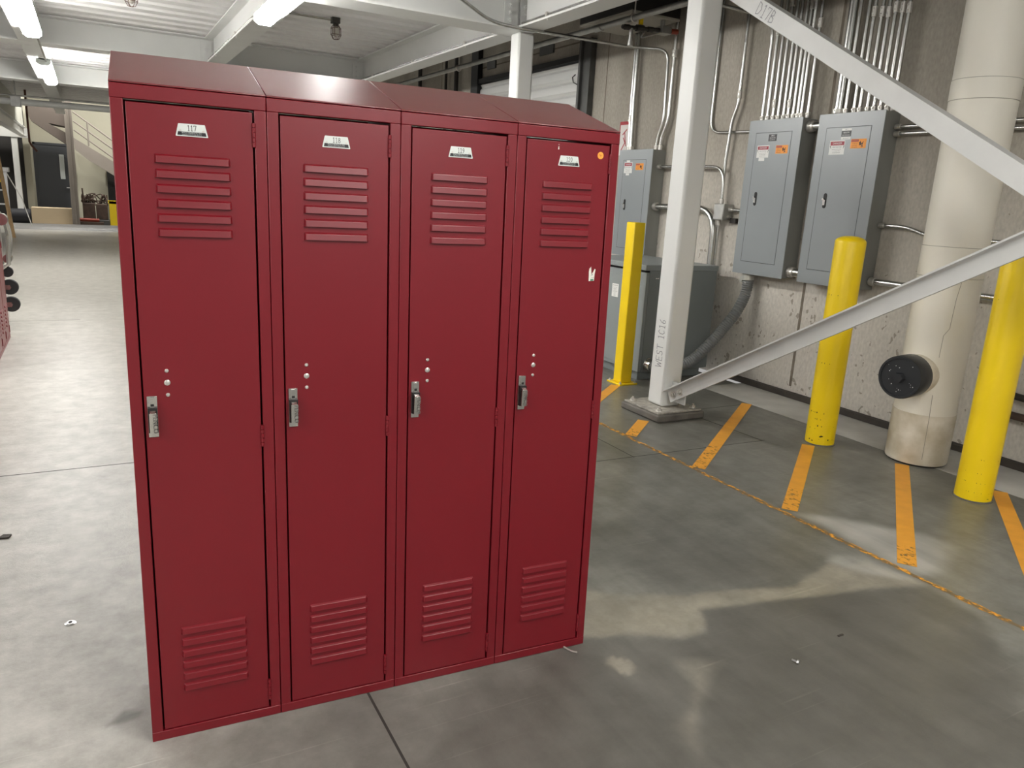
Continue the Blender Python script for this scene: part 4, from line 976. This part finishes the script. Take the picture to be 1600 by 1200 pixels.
# stair
t = thing('stair', (-.3, 22.3, 0), 'brown steel stair with pipe railing at the far end', 'stair')
MB().prism([(-1.27, 22, 3.1), (-.45, 22, 3.1), (-.44, 22, 2.52), (-.85, 22, 2.578), (-.45, 22, 2.36), (-.46, 22, 2.07), (-1.22, 22, 2.60), (-1.27, 22, 2.72)], (0, .9, 0)).build('landing', 'brown', t)
MB().prism([(-.30, 22.9, 2.00), (.03, 22.9, 1.73), (.80, 22.9, 1.25), (2.6, 22.9, .05), (3.0, 22.9, .05), (.80, 22.9, 1.62), (-.32, 22.9, 2.30)], (0, .06, 0)).build('stringer', 'taupe', t)
MB().prism([(-.30, 23.9, 2.00), (.03, 23.9, 1.73), (.80, 23.9, 1.25), (2.6, 23.9, .05), (3.0, 23.9, .05), (.80, 23.9, 1.62), (-.32, 23.9, 2.30)], (0, .06, 0)).build('stringer', 'taupe', t)
for z0, z1 in ((2.97, 2.30), (2.73, 2.07), (2.50, 1.83)):
    MB().tube([(-.29, 22.92, z0), (.62, 22.92, z1), (2.8, 22.92, z1-1.55)], .02, 10).build('rail', 'taupe', t)
for x in (.04, .85, 1.7): MB().cyl((x, 22.92, 2.10-(x-.04)*.73), (x, 22.92, 2.74-(x-.04)*.73), .022, 10).build('baluster', 'taupe', t)
tag(MB().box(-.47, 21.5, 0, -.30, 21.62, 3.4).box(-.40, 21.4, 0, -.37, 21.5, 3.4).build('stair_post', 'taupe', loc=(-.385, 21.56, 0)), 'taupe post between the far door and the stair', 'post')
tag(MB().box(.46, 24.30, 0, 1.4, 24.398, 1.50).build('dark_doorway', 'darkwall', loc=(.9, 24.35, 0)), 'dark opening under the stair, right beside locker 117', 'opening')
# stacked material on the floor
tag(MB().box(-1.40, 22.0, .02, -.37, 22.5, .44).build('cardboard_box', 'cardboard', loc=(-.9, 22.2, 0), bevel=.01), 'long cardboard box on the floor in front of the far door', 'box')
tag(MB().cyl((-1.90, 22.25, .20), (-1.41, 22.25, .20), .185, 24).build('black_roll', 'roll', loc=(-1.65, 22.25, 0)), 'black roll lying left of the long cardboard box', 'roll')
for k, (x0, x1, y, w_, lab) in enumerate(((-1.9, .62, 21.3, .10, 'galvanised stud furthest back in the floor pile'), (-1.7, .58, 20.9, .09, 'galvanised stud in the middle of the floor pile'),
                                    (-1.2, .60, 20.5, .10, 'short galvanised stud lying on the floor pile'), (-1.66, .62, 19.9, .09, 'galvanised stud at the front of the floor pile'))):
    m = MB(); m.box(x0, y, 0, x1, y+w_, .012).box(x0, y, .01, x1, y+.006, .06).box(x0, y+w_-.006, .01, x1, y+w_, .06)
    tag(m.build('steel_stud', 'steel', loc=((x0+x1)/2, y, 0)), lab, 'stud', 'steel studs on the far floor')
tag(MB().tube([(-.36, 21.8, .17), (.15, 21.85, .16)], .045, 12).build('red_pipe_length', 'redpipe', loc=(-.1, 21.8, .1)), 'red pipe length lying right of the cardboard box', 'pipe')
tag(MB().box(-.34, 21.7, 0, .25, 21.95, .115).build('timber_block', 'rust', loc=(0, 21.8, 0)), 'low timber block under the red pipe length', 'block')
t = thing('scrap_bin', (.07, 22.4, 0), 'rusty bin heaped with scrap under the far stair', 'bin')
MB().box(-.22, 22.2, .16, .08, 22.6, .60).box(.10, 22.2, .16, .38, 22.6, .58).build('bin', 'rust', t, bevel=.02)
MB().box(-.25, 22.1, .0, .41, 22.7, .16).build('pallet', 'steeldk', t, bevel=.01)
m = MB(); rs = random.Random(3)
for k in range(16):
    p = [(rs.uniform(-.2, .36), rs.uniform(22.2, 22.5), rs.uniform(.5, .62))]
    for _ in range(4): p.append((min(.38, max(-.22, p[-1][0]+rs.uniform(-.2, .2))), 22.2+rs.random()*.4, rs.uniform(.52, .84)))
    m.tube(spline(p, .03), .015, 6)
m.tube([(-.18, 22.3, .5), (-.2, 22.3, .98)], .02, 8); m.build('scrap', 'rust', t)
tag(MB().box(.42, 22.2, .0, .60, 22.5, .67).box(.40, 22.2, .60, .60, 22.5, .68).build('yellow_cart', 'yellow', loc=(.5, 22.3, 0)), 'yellow cart beside the scrap bin, touching the locker edge', 'cart')
tag(MB().prism([(-1.50, 17.0, 0), (-1.43, 17.0, 0), (-1.62, 17.4, 1.9), (-1.69, 17.4, 1.9)], (0, .05, 0)).build('wood_plank', 'wood', loc=(-1.46, 17, 0)), 'pine plank leaning at the left edge', 'plank')
t = thing('step_ladder', (-1.72, 18.6, 0), 'aluminium step ladder at the left edge by the white platform column', 'ladder')
MB().box(-1.66, 18.5, 0, -1.59, 18.55, 1.30).box(-2.05, 18.5, 0, -1.98, 18.55, 1.30).build('rail', 'steel', t)
MB().box(-2.08, 18.42, 1.30, -1.54, 18.62, 1.40).build('top_cap', 'steel', t, bevel=.01)
m = MB()
for z_ in (.3, .6, .9): m.box(-2.0, 18.48, z_, -1.62, 18.58, z_+.03)
m.build('step', 'steel', t)
MB().tube([(-1.6, 18.6, 1.28), (-1.42, 19.6, .7), (-1.3, 20.2, .03)], .012, 8).build('brace_rod', 'steel', t)
MB().box(-1.95, 18.48, 1.08, -1.66, 18.5, 1.16).build('label_strip', 'yellow', t)
# dolly on end
t = thing('steel_dolly', (-.72, 6.15, 0), 'shiny steel dolly stood on end behind the left-edge lockers, casters facing the aisle', 'dolly')
MB().box(-.80, 5.85, .02, -.765, 6.5, 1.02).build('deck_plate', 'steel', t, bevel=.005)
MB().tube(spline([(-.76, 6.1, .55), (-.70, 6.1, .62), (-.675, 6.1, .75), (-.69, 6.1, .90), (-.74, 6.1, .98)], .03), .024, 10).tube([(-.765, 6.0, .5), (-.69, 6.0, .56), (-.68, 6.0, .80)], .018, 10).cyl((-.72, 6.05, .93), (-.72, 6.16, .93), .05, 16).cyl((-.70, 6.05, .60), (-.70, 6.16, .60), .035, 16).build('hinge_arm', 'chrome', t)
for z_ in (.205, .355):
    c = MB().cyl((-.705, 6.06, z_), (-.705, 6.11, z_), .066, 24).build('caster_wheel', 'rubber', t, bevel=.006)
    MB().box(-.765, 6.045, z_-.02, -.70, 6.06, z_+.02).box(-.765, 6.11, z_-.02, -.70, 6.125, z_+.02).cyl((-.705, 6.04, z_), (-.705, 6.13, z_), .012, 10).build('fork', 'chrome', c)
tag(MB().cyl((-.71, 6.03, .49), (-.71, 6.07, .49), .045, 20).build('spare_wheel', 'rubber', t), None, None)

bpy.context.view_layer.update()
